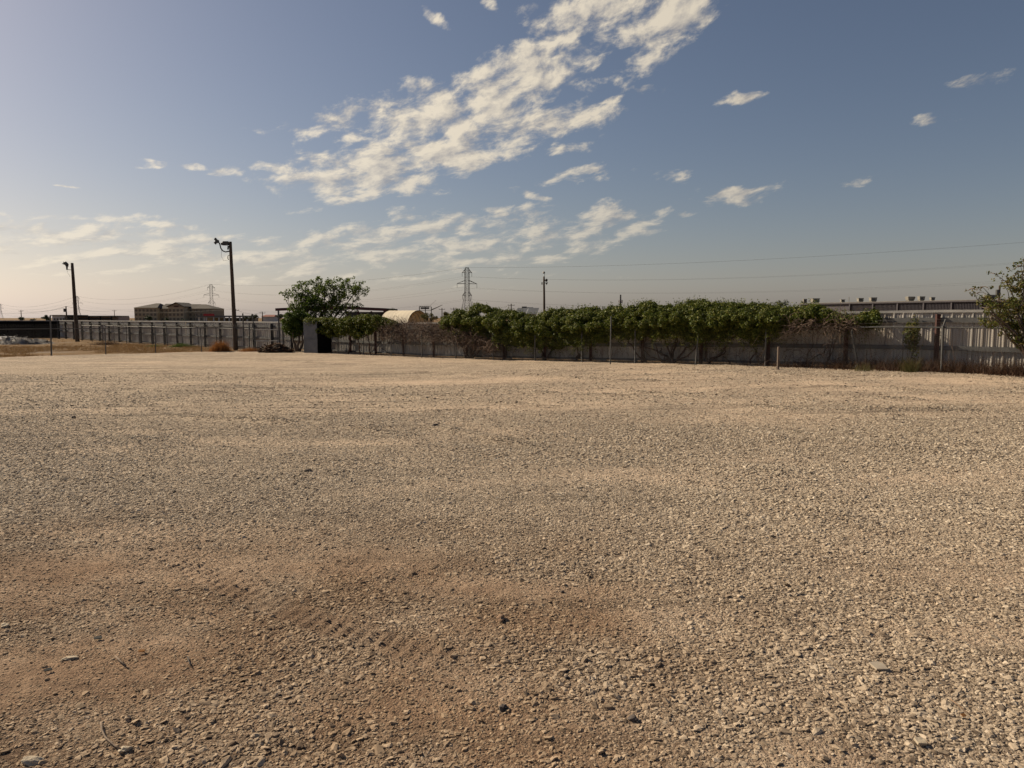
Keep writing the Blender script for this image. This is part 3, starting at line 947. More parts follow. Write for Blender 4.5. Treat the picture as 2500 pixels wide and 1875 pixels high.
# fence turned towards us at the far left, its shade coloured black, with pale edge
def shade_black_wall():
    p0 = metal_left(17.6)
    a = Vector((p0.x, p0.y, 0)); b = Vector((a.x - 34, a.y - 5.5, 0))
    root = thing('shade_black_fence', onground(b), 'metal fence with its shade coloured black behind the rubble heap', 'fence')
    d = (b - a).normalized(); L = (b - a).length
    nb = 12
    for i in range(nb):
        p, q = onground(a + d * (L * i / nb)), onground(a + d * (L * (i + 1) / nb))
        for z0, z1 in ((.0, .70), (.695, 1.38), (1.375, 2.05)):
            MB().beam(p + Vector((0, 0, (z0 + z1) / 2)), q + Vector((0, 0, (z0 + z1) / 2)), .05, z1 - z0).build('metal_sheet', SHADEST, root)
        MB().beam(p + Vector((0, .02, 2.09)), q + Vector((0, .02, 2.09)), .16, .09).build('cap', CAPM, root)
        MB().box(p + Vector((0, -.09, 1.0)), (.1, .1, 2.1)).build('post', SHADEST, root)
shade_black_wall()

# ------------------------------------------------------------------ light poles
def light_pole(x, y, top_y, d, r, label, head):
    b = W(x, y, d); b.z = zg(b.x, b.y)
    h = W(x, top_y, d).z - b.z
    root = thing('light_pole', b, label, 'light pole', 'wooden light poles')
    lean = Vector((-.10, 0, 0))
    T = b + Vector((0, 0, h)) + lean
    n = 9
    pts = [b + Vector((0, 0, -.3))] + [b.lerp(T, i / n) + Vector((rng.normal(0, .006), 0, 0)) for i in range(1, n)] + [T]
    MB().tube(pts, [r * 1.25 - r * .45 * i / n for i in range(n + 1)], 12).build('pole', WOODP, root, True)
    if head == 'double':
        # old box-shaped luminaire on top and a pair of floodlights on a bent pipe
        lum = MB().box(T + Vector((-.33, -.05, -.13)), (.46, .26, .30), 0, .8).build('luminaire', LAMP, root)
        MB().tube([T + Vector((-.50, -.05, -.14)), T + Vector((-.68, -.05, -.19))], [.14, .09], 8).build('lamp_glass', LAMP, lum)
        MB().tube([T + Vector((-.14, -.06, -.32)), T + Vector((-.18, -.06, -.60))], .06, 8).build('photocell', BLACK, root)
        c = T + Vector((-.06, -.1, -.72))
        MB().tube([c, c + Vector((-.28, 0, -.06)), c + Vector((-.50, 0, .02)), c + Vector((-.64, 0, .22)), c + Vector((-.70, 0, .5)), c + Vector((-.74, 0, .62))], .045, 8).build('bent_arm', BLACK, root, True)
        h0 = c + Vector((-.90, 0, .72))
        f = MB().box(h0, (.26, .24, .22), .0, .85).build('floodlight', LAMP, root)
        MB().tube([h0 + Vector((-.06, -.02, -.05)), h0 + Vector((-.17, -.06, -.16))], [.08, .12], 8).build('lamp_glass', BLACK, f)
        f2 = MB().tube([h0 + Vector((.0, .02, .1)), h0 + Vector((-.14, -.02, .20))], [.06, .10], 8).build('floodlight', LAMP, root)
        MB().tube([h0 + Vector((-.14, -.02, .20)), h0 + Vector((-.17, -.03, .22))], [.10, .09], 8).build('lamp_glass', BLACK, f2)
        MB().tube([c + Vector((-.6, 0, .12)), c + Vector((-.62, 0, -.4)), c + Vector((-.45, 0, -.72)), c + Vector((-.12, 0, -.66)), c + Vector((-.06, 0, -.3))], .009, 5).build('loose_cable', BLACK, root)
        MB().tube([c + Vector((-.02, 0, -.30)), c + Vector((-.14, 0, -.36)), c + Vector((-.15, 0, -.55)), c + Vector((-.06, 0, -.64))], .022, 6).build('conduit', BLACK, root)
    elif head == 'single':
        c = T + Vector((-.05, -.1, -.72))
        MB().tube([c, c + Vector((-.48, 0, .03))], .03, 6).build('arm', BLACK, root)
        e = c + Vector((-.46, 0, .03))
        MB().tube([e + Vector((0, 0, -.03)), e + Vector((.02, 0, .32))], [.07, .09], 8).build('lamp_neck', BLACK, root)
        l = MB().tube([e + Vector((.02, 0, .32)), e + Vector((.03, 0, .55)), e + Vector((-.12, 0, .74)), e + Vector((-.2, 0, .70))], [.14, .17, .12, .06], 8).build('luminaire', LAMP, root)
        MB().tube([e + Vector((-.1, 0, .55)), e + Vector((-.42, -.03, .62))], [.11, .04], 8).build('floodlight', LAMP, root)
        MB().tube([e + Vector((-.28, 0, .66)), e + Vector((-.25, 0, .80))], [.05, .07], 8).build('photocell', BLACK, l)
        MB().tube([e, e + Vector((.06, 0, -.35)), e + Vector((.24, 0, -.60)), e + Vector((.26, 0, -.75))], .01, 5).build('loose_cable', BLACK, root)
    else:
        MB().tube([T + Vector((.07, -.05, -.1)), T + Vector((.07, -.05, .42))], .022, 6).build('top_rod', LAMP, root)
        f = MB().tube([T + Vector((-.08, -.1, .50)), T + Vector((.02, 0, .46)), T + Vector((.10, .08, .44))], [.13, .14, .06], 10).build('dome_lamp', LAMP, root)
        MB().tube([T + Vector((-.12, -.14, .515)), T + Vector((-.09, -.11, .505))], [.08, .11], 10).build('lamp_glass', CAPM, f)
        MB().tube([T + Vector((.10, -.12, -.45)), T + Vector((.30, -.2, -.47)), T + Vector((.37, -.24, -.47))], [.10, .2, .17], 10).build('floodlight', BLACK, root)
        MB().tube([T + Vector((.12, -.12, -.78)), T + Vector((.24, -.14, -.80)), T + Vector((.40, -.16, -.88))], [.03, .06, .2], 10).build('horn_speaker', BLACK, root)
        MB().box(T + Vector((-.24, -.1, -.85)), (.12, .12, .3)).build('junction_box', LAMP, root)
    return root

light_pole(575, 853, 590, 54.7, .135, 'tall wooden light pole with two lamp heads beside the orange dry weeds', 'double')
light_pole(189, 832, 642, 75.0, .17, 'wooden light pole with one lamp head near the black fence', 'single')
light_pole(1329.5, 790, 675, 88.0, .135, 'pole with floodlight and horn speaker rising behind the green vines', 'speaker')

# ------------------------------------------------------------------ vines on the right fence
fd = (metal_right(1) - metal_right(0)).normalized()
fn = Vector((fd.y, -fd.x, 0))       # towards the yard
if fn.y > 0: fn = -fn

def on_fence(x, y, off=0.0):
    """place on the upright plane of the right fence seen at that spot of the picture"""
    o = metal_right(0) + fn * off
    r = ray(x, y)
    c = Vector((0, 0, CAM_H))
    t = (o - c).dot(fn) / r.dot(fn)
    return c + r * t

def interp(tbl, x):
    return float(np.interp(x, [t[0] for t in tbl], [t[1] for t in tbl]))

TOP = [(925, 782), (1000, 784), (1070, 776), (1085, 774), (1105, 766), (1125, 756), (1150, 749), (1165, 743), (1185, 746), (1200, 758), (1230, 758), (1250, 756), (1290, 769), (1320, 771),
       (1340, 758), (1400, 758), (1430, 751), (1470, 758), (1500, 749), (1530, 753), (1565, 738), (1590, 738), (1600, 749), (1650, 746), (1690, 738), (1715, 736), (1760, 743),
       (1800, 741), (1850, 746), (1900, 751), (1950, 751), (2000, 748), (2030, 761), (2060, 771), (2090, 777)]
BOT = [(1080, 800), (1100, 806), (1150, 808), (1180, 815), (1200, 825), (1215, 834), (1260, 836), (1300, 838), (1340, 836), (1360, 846), (1380, 834), (1405, 832), (1420, 836), (1450, 830),
       (1500, 819), (1540, 823), (1570, 814), (1600, 820), (1650, 814), (1680, 824), (1720, 820), (1760, 818), (1800, 806), (1830, 824), (1845, 838), (1858, 826), (1870, 804), (1900, 798),
       (1950, 789), (2000, 783), (2050, 784), (2090, 788)]

def clump_leaves(centres, radii, per, size, squash=0.8):
    C, Nn, S = [], [], []
    for c, r, k in zip(centres, radii, per):
        v = rng.normal(size=(k, 3)); v /= np.linalg.norm(v, axis=1, keepdims=True)
        rad = r * rng.uniform(.35, 1.08, (k, 1)) ** .6
        p = np.array(c) + v * rad * np.array([1, 1, squash])
        C.append(p); Nn.append(v); S.append(size * rng.uniform(.6, 1.35, k))
    return np.concatenate(C), np.concatenate(Nn), np.concatenate(S)

def wander(p, q, n=8, sag=0.0, jit=.08):
    p, q = Vector(p), Vector(q)
    pts = []
    off = Vector((0, 0, 0))
    for i in range(n + 1):
        t = i / n
        if 0 < i < n:
            off += Vector(rng.normal(0, jit, 3))
        k = math.sin(math.pi * t)
        pts.append(p.lerp(q, t) + off * k + Vector((0, 0, -sag * k)))
    return pts

def vine_plant(x0, x1, label, trunks, nclump, leafsize=.085, name='climbing_vine', top=TOP, bot=BOT, mat=HEDGE, thick=1.15, per=(190, 330), rr=(.11, .27)):
    mid = on_fence((x0 + x1) / 2, 860, .45)
    root = thing(name, onground(mid), label, 'vine', 'vines on the fence')
    cs, rs, ks = [], [], []
    for i in range(int(nclump * 2.1)):
        x = rng.uniform(x0, x1)
        yt = interp(top, x) + 11 * (float(fbm(np.array(x / 31.0), np.array(3.3), 3)) - .45)
        yb = interp(bot, x) + 30 * (float(fbm(np.array(x / 27.0), np.array(8.1), 3)) - .4)
        r = rng.uniform(*rr)
        pxm = FPX / max(10.0, on_fence(x, 800).y)
        a, b = yt + r * pxm * .75, yb - r * pxm * .6
        if b < a: a = b = (yt + yb) / 2; r *= .7
        t = rng.random()
        y = a + (b - a) * (t if rng.random() < .75 else (0 if rng.random() < .7 else 1)) + rng.normal(0, 3)
        bulge = math.sin(math.pi * np.clip((y - yt) / max(1, yb - yt), 0.05, .95))
        off = .2 + rng.uniform(0, thick) * bulge + .35 * bulge
        p = on_fence(x, y, off)
        cs.append(p); rs.append(r); ks.append(int(rng.integers(*per) * (r / .26) ** 2))
    C, Nn, S = clump_leaves(cs, rs, ks, leafsize)
    # stray shoots along the top
    st = []
    for i in range(int(nclump * .5)):
        x = rng.uniform(x0, x1)
        p = on_fence(x, interp(top, x) + 4, rng.uniform(-.1, .5))
        L = rng.uniform(.1, .38)
        dirv = Vector((rng.normal(0, .5), rng.normal(0, .4), 1)).normalized()
        for k in range(7):
            st.append(p + dirv * (L * k / 6) + Vector(rng.normal(0, .025, 3)))
    # strings of leaves trailing below
    for i in range(int(nclump * .8)):
        x = rng.uniform(x0, x1)
        p = on_fence(x, interp(bot, x) - rng.uniform(0, 14), rng.uniform(.4, 1.5) if thick > .6 else rng.uniform(.2, .6))
        L = rng.uniform(.1, .3) if rng.random() < .75 else rng.uniform(.3, .75)
        k = int(8 + L * 34)
        q = p.copy()
        for j in range(k):
            q = q + Vector((rng.normal(0, .02), rng.normal(0, .015), -L / k))
            st.append(q + Vector(rng.normal(0, .035 + .05 * (1 - j / k), 3)))
    C = np.concatenate([C, np.array(st)]); Nn = np.concatenate([Nn, rng.normal(size=(len(st), 3))]); S = np.concatenate([S, np.full(len(st), leafsize * .8)])
    build_np('foliage', leaves(C, S, Nn, .35), mat, root, 'stuff')
    for (bx, by, tops, rad) in trunks:
        b = on_fence(bx, by, .35); b.z = zg(b.x, b.y) - .05
        for (tx, ty) in tops:
            t = on_fence(tx, ty, .25 + rng.uniform(-.1, .2))
            pts = wander(b + Vector(rng.normal(0, .05, 3)), t, 9, rng.uniform(-.05, .2), .06)
            MB().tube(pts, [rad * (1 - .6 * i / 9) for i in range(10)], 6).build('stem', WOODY, root, True)
    return root

vine_plant(1078, 1215, 'green vine piled over the bare brown tangle in front of the pylon', [(1150, 882, [(1140, 800), (1190, 815), (1110, 820), (1215, 830), (1165, 790)], .05), (1140, 876, [(1185, 840), (1120, 830)], .035)], 120)
vine_plant(1205, 1420, 'dense dark green vine hanging in lobes below the floodlight pole', [(1235, 884, [(1240, 810)], .05), (1332, 888, [(1335, 810), (1300, 820)], .06), (1405, 890, [(1408, 800), (1400, 815)], .07)], 210)
vine_plant(1410, 1600, 'green vine behind the tall bare pipe post', [(1580, 886, [(1560, 820), (1520, 815), (1585, 800)], .045)], 190)
vine_plant(1590, 1765, 'bushy vine with a fan of bare stems at its foot', [(1645, 896, [(1600, 840), (1625, 815), (1650, 812), (1690, 820), (1710, 835), (1575, 848), (1655, 800)], .055), (1636, 890, [(1560, 845), (1615, 850)], .04),
    (1790, 898, [(1760, 850)], .04)], 190)
vine_plant(1755, 1895, 'green vine with a thin trailing tail left of the wooden stake', [(1730, 892, [(1765, 850), (1800, 818), (1725, 815)], .05), (1834, 893, [(1832, 820)], .04), (1860, 896, [(1845, 850), (1866, 830)], .025)], 150)
vine_plant(1885, 2092, 'thin green vine over bare grey twigs in front of the dark warehouse', [(1965, 905, [(1985, 800), (2035, 820)], .02), (2010, 908, [(2035, 815), (2060, 790)], .025)], 210, thick=.5)
c2 = [(2090, 778), (2110, 765), (2135, 760), (2145, 790)]
vine_plant(2090, 2143, 'small separate green clump hanging on the fence cap', [(2110, 905, [(2115, 790)], .012)], 26, top=[(2088, 782), (2105, 765), (2125, 768), (2138, 760), (2145, 782)], bot=[(2088, 792), (2110, 797), (2130, 797), (2145, 790)], rr=(.12, .2), thick=.3)
vine_plant(2214, 2240, 'narrow leafy creeper with reddish tip climbing the fence sheets', [(2217, 912, [(2226, 790), (2222, 840)], .014)], 16, leafsize=.1, top=[(2214, 790), (2232, 778), (2242, 800)], bot=[(2214, 842), (2228, 846), (2242, 830)], mat=YELL, rr=(.10, .16), per=(70, 120), thick=.2)

def tangle(name, x0, x1, top, bot, n, label, rad=(.006, .018), offs=(.3, 1.5), seg=10, mat=DEADV, L=(.5, 1.6), drop=-.05):
    mid = on_fence((x0 + x1) / 2, 870, .5)
    root = thing(name, onground(mid), label, 'vine', 'vines on the fence')
    P, Q, r0, r1 = [], [], [], []
    for i in range(n):
        x = rng.uniform(x0, x1)
        yt, yb = interp(top, x), interp(bot, x)
        y = yt + (yb - yt) * rng.random() ** 1.25
        p = on_fence(x, y, rng.uniform(*offs))
        d = Vector(rng.normal(0, 1, 3)); d.z = d.z * .8 - .1; d.normalize()
        ln = rng.uniform(*L) / seg
        r = rng.uniform(*rad)
        for k in range(seg):
            d = (d + Vector(rng.normal(0, .33, 3)) + Vector((0, 0, drop))).normalized()
            # stay near the fence
            s = (p - (metal_right(0))).dot(fn)
            d = (d + fn * (.12 if s < offs[0] else (-.12 if s > offs[1] else 0))).normalized()
            q = p + d * ln
            P.append(p); Q.append(q); r0.append(r * (1 - k / seg * .7)); r1.append(r * (1 - (k + 1) / seg * .7))
            p = q
    build_np('bare_stems', prisms(P, Q, r0, r1), mat, root, 'stuff')
    return root
t1 = tangle('dead_vine', 925, 1215, [(925, 792), (1000, 786), (1080, 792), (1130, 808), (1215, 838)], [(925, 828), (1000, 832), (1100, 836), (1215, 858)], 2500, 'wide bare brown tangle of dead vine in front of the arched shed', L=(.3, 1.0), drop=-.02)
for (a, b, c, d2) in [(1158, 852, 1195, 838), (1130, 880, 1160, 845), (1175, 868, 1200, 860), (930, 850, 980, 870), (905, 862, 930, 835)]:
    MB().tube(wander(on_fence(a, b, .5), on_fence(c, d2, .6), 6, 0, .03), .025, 6).build('stem', DEADV, t1, True)
tangle('dead_vine', 1925, 2100, [(1925, 786), (2000, 780), (2100, 782)], [(1925, 800), (2000, 808), (2100, 806)], 260, 'bare grey twigs drooping over the chain-link rail below the thin green vine', (.007, .016), (.5, 1.6), L=(.4, 1.1), drop=-.02)
tangle('dead_vine', 1225, 1600, [(1225, 838), (1400, 835), (1600, 825)], [(1225, 885), (1600, 890)], 170, 'sparse dry runners hanging below the dark green lobes', (.004, .010), (.15, .8), L=(.4, 1.1))
tangle('dead_vine', 1600, 2100, [(1600, 820), (1850, 830), (2100, 825)], [(1600, 895), (2100, 905)], 260, 'scattered dry runners on the sheets around the wooden stake', (.004, .011), (.15, .9), L=(.5, 1.4))

# ------------------------------------------------------------------ trees
def grow(b, d, L, r, depth, out, tips, spread=.55, up=.12, split=(2, 3), shrink=.74):
    n = 5
    pts = [b]; dd = Vector(d).normalized()
    for i in range(n):
        dd = (dd + Vector(rng.normal(0, .12, 3)) + Vector((0, 0, up * .4))).normalized()
        pts.append(pts[-1] + dd * (L / n))
    out.append((pts, [r * (1 - .45 * i / n) for i in range(n + 1)]))
    if depth == 0:
        tips.append((pts[2], pts[-1])); return
    for k in range(int(rng.integers(split[0], split[1] + 1))):
        a = (dd + Vector(rng.normal(0, spread, 3)) + Vector((0, 0, up))).normalized()
        s = pts[-1] if k < 2 else pts[int(rng.integers(2, n))]
        grow(s, a, L * shrink * rng.uniform(.8, 1.15), r * .58, depth - 1, out, tips, spread, up, split, shrink)

def tree(name, base, starts, label, mat, leafsize, per, depth, cat='tree', r=.09, spread=.55, up=.12, drop=.1, scatter=.16, bark=BARK, keep=None, split=(2, 3), group=None, shrink=.74):
    root = thing(name, base, label, cat, group)
    out, tips = [], []
    for (s, d, L) in starts:
        grow(Vector(s), d, L, r, depth, out, tips, spread, up, split, shrink)
    tr = MB()
    for pts, rad in out:
        tr.tube(pts, rad, 6 if rad[0] > .03 else 4, cap=False)
    tr.build('trunk', bark, root, True)
    C = []
    for a, b in tips:
        for k in range(per):
            t = rng.random()
            C.append(a.lerp(b, t * 1.15) + Vector(rng.normal(0, scatter, 3)) - Vector((0, 0, drop * rng.random())))
    C = np.array([tuple(c) for c in C])
    if keep is not None:
        C = C[keep(C)]
    build_np('crown', leaves(C, leafsize * rng.uniform(.6, 1.3, len(C)), None, .4, droop=.4), mat, root, 'stuff')
    return root

def blob_tree(name, base, blobs, D, label, mat, leafsize, dens, sub=(.18, .36), depthr=1.2, rad=.09, bark=BARK, twigs=True):
    """tree with real limbs running to every foliage mass; blobs are (x, y, radius in picture px) at distance D"""
    root = thing(name, base, label, 'tree')
    k = D / FPX
    cs, rs, ks = [], [], []
    limbs = MB()
    for (px, py, pr) in blobs:
        dz = rng.uniform(-.5, .5) * depthr
        c = W(px, py, D + dz)
        R0 = pr * k
        mid = base.lerp(c, .45) + Vector((rng.normal(0, .1), rng.normal(0, .1), .25))
        pts = wander(base, mid, 4, 0, .04) + wander(mid, c, 5, 0, .05)[1:]
        limbs.tube(pts, [rad * (1 - .85 * i / (len(pts) - 1)) * rng.uniform(.75, 1) for i in range(len(pts))], 5, cap=False)
        n = max(3, int(dens * (R0 / .5) ** 2))
        for i in range(n):
            v = rng.normal(size=3); v /= np.linalg.norm(v); v *= rng.uniform(.25, 1.0) ** .5
            p = Vector((c.x + v[0] * R0, c.y + v[1] * max(R0, .5), c.z + v[2] * R0 * .9))
            r = rng.uniform(*sub) * min(1, R0 / .45 + .25)
            cs.append(p); rs.append(r); ks.append(int(rng.integers(14, 30) * (r / .25) ** 1.5 * (.15 / leafsize) ** 1.3))
            if twigs and rng.random() < .6:
                limbs.tube(wander(c, p, 3, 0, .03), [.018, .013, .009, .005], 4, cap=False)
    limbs.build('trunk', bark, root, True)
    C, Nn, S = clump_leaves(cs, rs, np.maximum(4, ks), leafsize)
    build_np('crown', leaves(C, S, Nn, .3, droop=.3), mat, root, 'stuff')
    return root

# tree at the corner behind the grey box
b = W(765, 850, 55.0); b.z = zg(b.x, b.y)
blob_tree('broadleaf_tree', b, [(738, 740, 30), (762, 718, 32), (790, 722, 36), (818, 706, 30), (850, 696, 26), (868, 714, 24), (703, 722, 13), (772, 692, 18), (777, 676, 7), (727, 704, 12), (712, 712, 9),
     (832, 735, 30), (760, 752, 34), (795, 752, 34), (880, 742, 9), (884, 690, 8), (866, 752, 10), (722, 748, 20), (745, 728, 24), (805, 690, 12), (893, 708, 7), (845, 758, 22), (690, 714, 5), (735, 690, 5), (785, 770, 30), (740, 775, 24)],
     55.0, 'spreading green tree at the yard corner in front of the open steel shed', TREEL, .14, 11, sub=(.14, .3))
# bushy small tree left of the grey box
b = W(727, 853, 51.2); b.z = zg(b.x, b.y)
r1 = thing('leaning_shrub', b, 'leafy shrub on a dark forked trunk left of the grey metal box', 'shrub')
for (dx, h) in ((0, 1.6), (.35, 1.5), (-.25, 1.5)):
    MB().tube(wander(b + Vector((dx * .3, 0, -.05)), b + Vector((dx * 1.2, 0, h)), 7, 0, .04), [.10, .09, .085, .08, .07, .06, .05, .04], 7).build('trunk', BARK, r1, True)
cs, rs, ks = [], [], []
for i in range(170):
    x, y = rng.uniform(690, 760), rng.uniform(758, 820)
    if ((x - 724) / 34) ** 2 + ((y - 789) / 31) ** 2 > 1: continue
    cs.append(W(x, y, 51.6 + rng.uniform(-.5, .5))); rs.append(rng.uniform(.16, .3)); ks.append(int(rng.integers(90, 170)))
C, Nn, S = clump_leaves(cs, rs, ks, .10)
build_np('foliage', leaves(C, S, Nn, .35), TREEL, r1, 'stuff')
# vine heaped over the grey box
r2 = thing('climbing_vine', onground(W(840, 860, 50)), 'green vine heaped over the grey box and fence below the tree', 'vine', 'vines on the fence')
cs, rs, ks = [], [], []
vt = [(752, 778), (770, 775), (800, 776), (840, 776), (860, 772), (885, 766), (905, 766), (930, 772), (945, 780), (955, 786)]
vb = [(752, 789), (765, 798), (778, 812), (800, 822), (830, 822), (850, 815), (870, 824), (890, 820), (905, 814), (930, 800), (962, 790)]
for i in range(400):
    x = rng.uniform(750, 962); ya, yb = interp(vt, x) + 5, interp(vb, x) - 3; y = rng.uniform(ya, max(ya + 1, yb))
    dd = np.interp(x, [752, 955], [49.6, 45.6])
    cs.append(W(x, y, dd + rng.uniform(-.5, .9))); rs.append(rng.uniform(.16, .34)); ks.append(int(rng.integers(110, 210)))
C, Nn, S = clump_leaves(cs, rs, ks, .09)
build_np('foliage', leaves(C, S, Nn, .4), HEDGE, r2, 'stuff')
for (x, y, x2, y2) in [(850, 864, 855, 805), (905, 866, 890, 810), (880, 865, 868, 818)]:
    dd = np.interp(x, [752, 955], [49.3, 45.3])
    MB().tube(wander(onground(W(x, y, dd)), W(x2, y2, dd + .3), 8, 0, .05), [.05] * 4 + [.035] * 5, 6).build('stem', WOODY, r2, True)

# tree at the right edge
b = chain_right(11.76); b = onground(b + Vector((.42, -.1, 0)))
blob_tree('turning_tree', b, [(2440, 735, 26), (2470, 700, 24), (2492, 650, 14), (2415, 735, 16), (2385, 716, 9), (2372, 704, 5), (2398, 700, 7), (2460, 785, 30), (2500, 755, 46), (2492, 825, 22), (2420, 775, 24), (2428, 668, 7),
     (2445, 685, 10), (2480, 670, 10), (2530, 700, 50), (2560, 790, 55), (2540, 640, 30), (2600, 720, 50), (2405, 752, 14), (2448, 815, 12), (2500, 635, 8)], 22.2,
     'small tree with yellowing leaves at the right end of the fence', YELL, .085, 42, sub=(.09, .2), depthr=.8, rad=.045)

# ------------------------------------------------------------------ small things along the fences
def grey_box():
    c = G(775.5, 862.5)
    l, rr = W(741, 800, c.y + .55), W(808, 800, c.y + .75)
    l = Vector((l.x, l.y, c.z)); rr = Vector((rr.x, rr.y, c.z)); k = l + (rr - c)
    root = thing('metal_box', c, 'grey steel box with right sides coloured black as shade under the vine at the yard corner', 'box')
    H = 2.12
    def wall(a, b, nm, mat, h=H, t=.03):
        a, b = Vector(a), Vector(b)
        return MB().beam(a + Vector((0, 0, h / 2)), b + Vector((0, 0, h / 2)), t, h).build(nm, mat, root)
    n1 = (c - l).normalized()
    wall(l, c, 'side_panel', GREYST); wall(k, l, 'back_panel', SHADEST)
    wall(c + Vector((.03, .02, 0)), rr, 'shade_panel', SHADEST); wall(rr, k, 'side_panel', SHADEST)  # faces turned from the sun, their shade painted in as black
    MB().add([l + Vector((0, 0, H + .01)), c + Vector((0, 0, H + .01)), rr + Vector((0, 0, H + .01)), k + Vector((0, 0, H + .01)), l + Vector((0, 0, H + .05)), c + Vector((0, 0, H + .05)), rr + Vector((0, 0, H + .05)), k + Vector((0, 0, H + .05))],
             [(0, 3, 2, 1), (4, 5, 6, 7), (0, 1, 5, 4), (1, 2, 6, 5), (2, 3, 7, 6), (3, 0, 4, 7)]).build('lid', GREYST, root)
    MB().beam(l.lerp(c, .02) + Vector((-.02, -.03, H * .47)), l.lerp(c, .98) + Vector((-.02, -.03, H * .47)), .02, .03).build('seam', GREYST, root)
grey_box()

def pipe_gate():
    a, b2 = G(607, 857), G(682, 858)
    root = thing('pipe_gate', a, 'old pipe gate frame with pale rails between tall posts', 'gate')
    d = a.y
    for (x, yt, r) in ((594, 765, .05), (607, 788, .05), (682, 757, .06), (691, 783, .06)):
        p = W(x, 800, d); p.z = zg(p.x, p.y)
        t = W(x, yt, d)
        MB().tube([p - Vector((0, 0, .1)), Vector((p.x + rng.normal(0, .03), p.y, t.z))], r, 8).build('post', GALV, root)
    for y in (805, 832):
        MB().tube([W(622, y, d), W(680, y, d)], .03, 6).build('rail', CAPM, root)
    for x in (624, 652, 678):
        MB().tube([W(x, 805, d), W(x, 852, d)], .02, 6).build('upright', GALV, root)
    MB().tube([W(617, 768, d), W(623, 850, d)], .035, 8).build('brace', GALV, root)
pipe_gate()

p = on_fence(2081, 909, 1.15); p = Vector((p.x, p.y, zg(p.x, p.y)))
root = thing('broken_post', p, 'bent leaning fence post with a pale broken foot', 'post')
k, t = W(2094, 891, p.y), W(2079, 809, p.y)
MB().tube([k, t], .035, 8).build('pipe', GALV, root)
MB().tube([p + Vector((0, 0, .02)), k], .03, 8).build('foot', CAPM, root)
MB().tube([t, t + Vector((.18, .1, .26))], .02, 6).build('barb_arm', GALV, root)

p = G(1899, 903)
root = tag(MB().add([], []).box(Vector((p.x, p.y, p.z + .42)), (.075, .05, .86), .3, .92).build('wooden_stake', paint('grey_stake_wood', (.17, .13, .10), (.10, .075, .06), 8, .9, stretch=(1, 1, .1))),
           'short weathered wooden stake standing in front of the vines', 'stake')
p = G(1490, 889)
tag(MB().tube([p - Vector((0, 0, .1)), Vector((p.x + .01, p.y, W(1490, 772, p.y).z))], .03, 8).build('pipe_post', GALV), 'tall bare galvanised pipe post in front of the green vine', 'post')

# heaps
def heap(name, c, a, b, h, label, mat, n=260, chunk=(.06, .3), pale=None):
    root = thing(name, c, label, 'heap')
    xs, ys = np.linspace(-1, 1, 25), np.linspace(-1, 1, 13)
    X, Y = np.meshgrid(xs, ys)
    q = np.clip(1 - X ** 2 - Y ** 2, 0, 1)
    Z = h * (q ** .8) * (.45 + 1.0 * fbm(X * 3 + 9 + c.x, Y * 3 + c.y, 4))
    V = np.stack([X.ravel() * a, Y.ravel() * b, Z.ravel() - .05], 1)
    i = (np.arange(12)[:, None] * 25 + np.arange(24)[None, :]).ravel()
    me = mesh_np('mound', V, [np.stack([i, i + 1, i + 26, i + 25], 1)])
    link('mound', me, mat, root)
    if n:
        P, Q = [], []
        for k in range(n):
            j = int(rng.integers(0, len(V)))
            p = Vector(V[j]) + c
            if V[j][2] < .02: continue
            dd = Vector(rng.normal(0, 1, 3)); dd.z *= .35; dd.normalize()
            L = rng.uniform(*chunk)
            P.append(p - dd * L); Q.append(p + dd * L)
        build_np('debris', prisms(P, Q, rng.uniform(.012, .05, len(P))), pale or mat, root, 'stuff')
    return root
EARTH = paint('brown_brush', (.055, .035, .02), (.03, .02, .012), 9, .95, 0, bump=.6, bscale=12)
c = G(672, 861); heap('brush_pile', c, 1.25, .6, .58, 'low dark pile of cut brush in front of the old gate', EARTH, 420, (.08, .3), BROWNW)
c = G(45, 839); heap('rubble_heap', c, 2.0, 1.2, .65, 'tall end of the grey rubble heap in front of the black fence', CONC, 160, (.1, .5))
c = G(85, 837); heap('rubble_heap', c, 1.9, 1.0, .4, 'low spread of broken rubble beside the taller heap', CONC, 120, (.1, .3))
c = G(8, 838); o = tag(MB().box(c + Vector((0, 0, .5)), (1.9, .6, .06), .3, 1, .45).build('white_board', CAPM), 'pale flat board leaning on the rubble heap', 'board')

# ------------------------------------------------------------------ weeds and grass
def blades(C, h, w, lean=.5):
    C = np.asarray(C, float); n = len(C)
    h = np.broadcast_to(h, (n,)); az = rng.uniform(0, 6.283, n)
    s = np.stack([np.cos(az), np.sin(az), np.zeros(n)], 1)
    l = np.stack([rng.normal(0, lean, n), rng.normal(0, lean, n), np.ones(n)], 1)
    V = np.empty((n, 3, 3))
    V[:, 0] = C - s * w; V[:, 1] = C + s * w; V[:, 2] = C + l * h[:, None]
    return V.reshape(-1, 3), np.arange(n * 3).reshape(-1, 3)

def tufts(n, area, hfun, per=9, spread=.09, w=.006):
    x, y = area(n)
    x, y = np.repeat(x, per) + rng.normal(0, spread, n * per), np.repeat(y, per) + rng.normal(0, spread, n * per)
    return np.stack([x, y, zfun(x, y) - .05], 1), hfun(x, y)

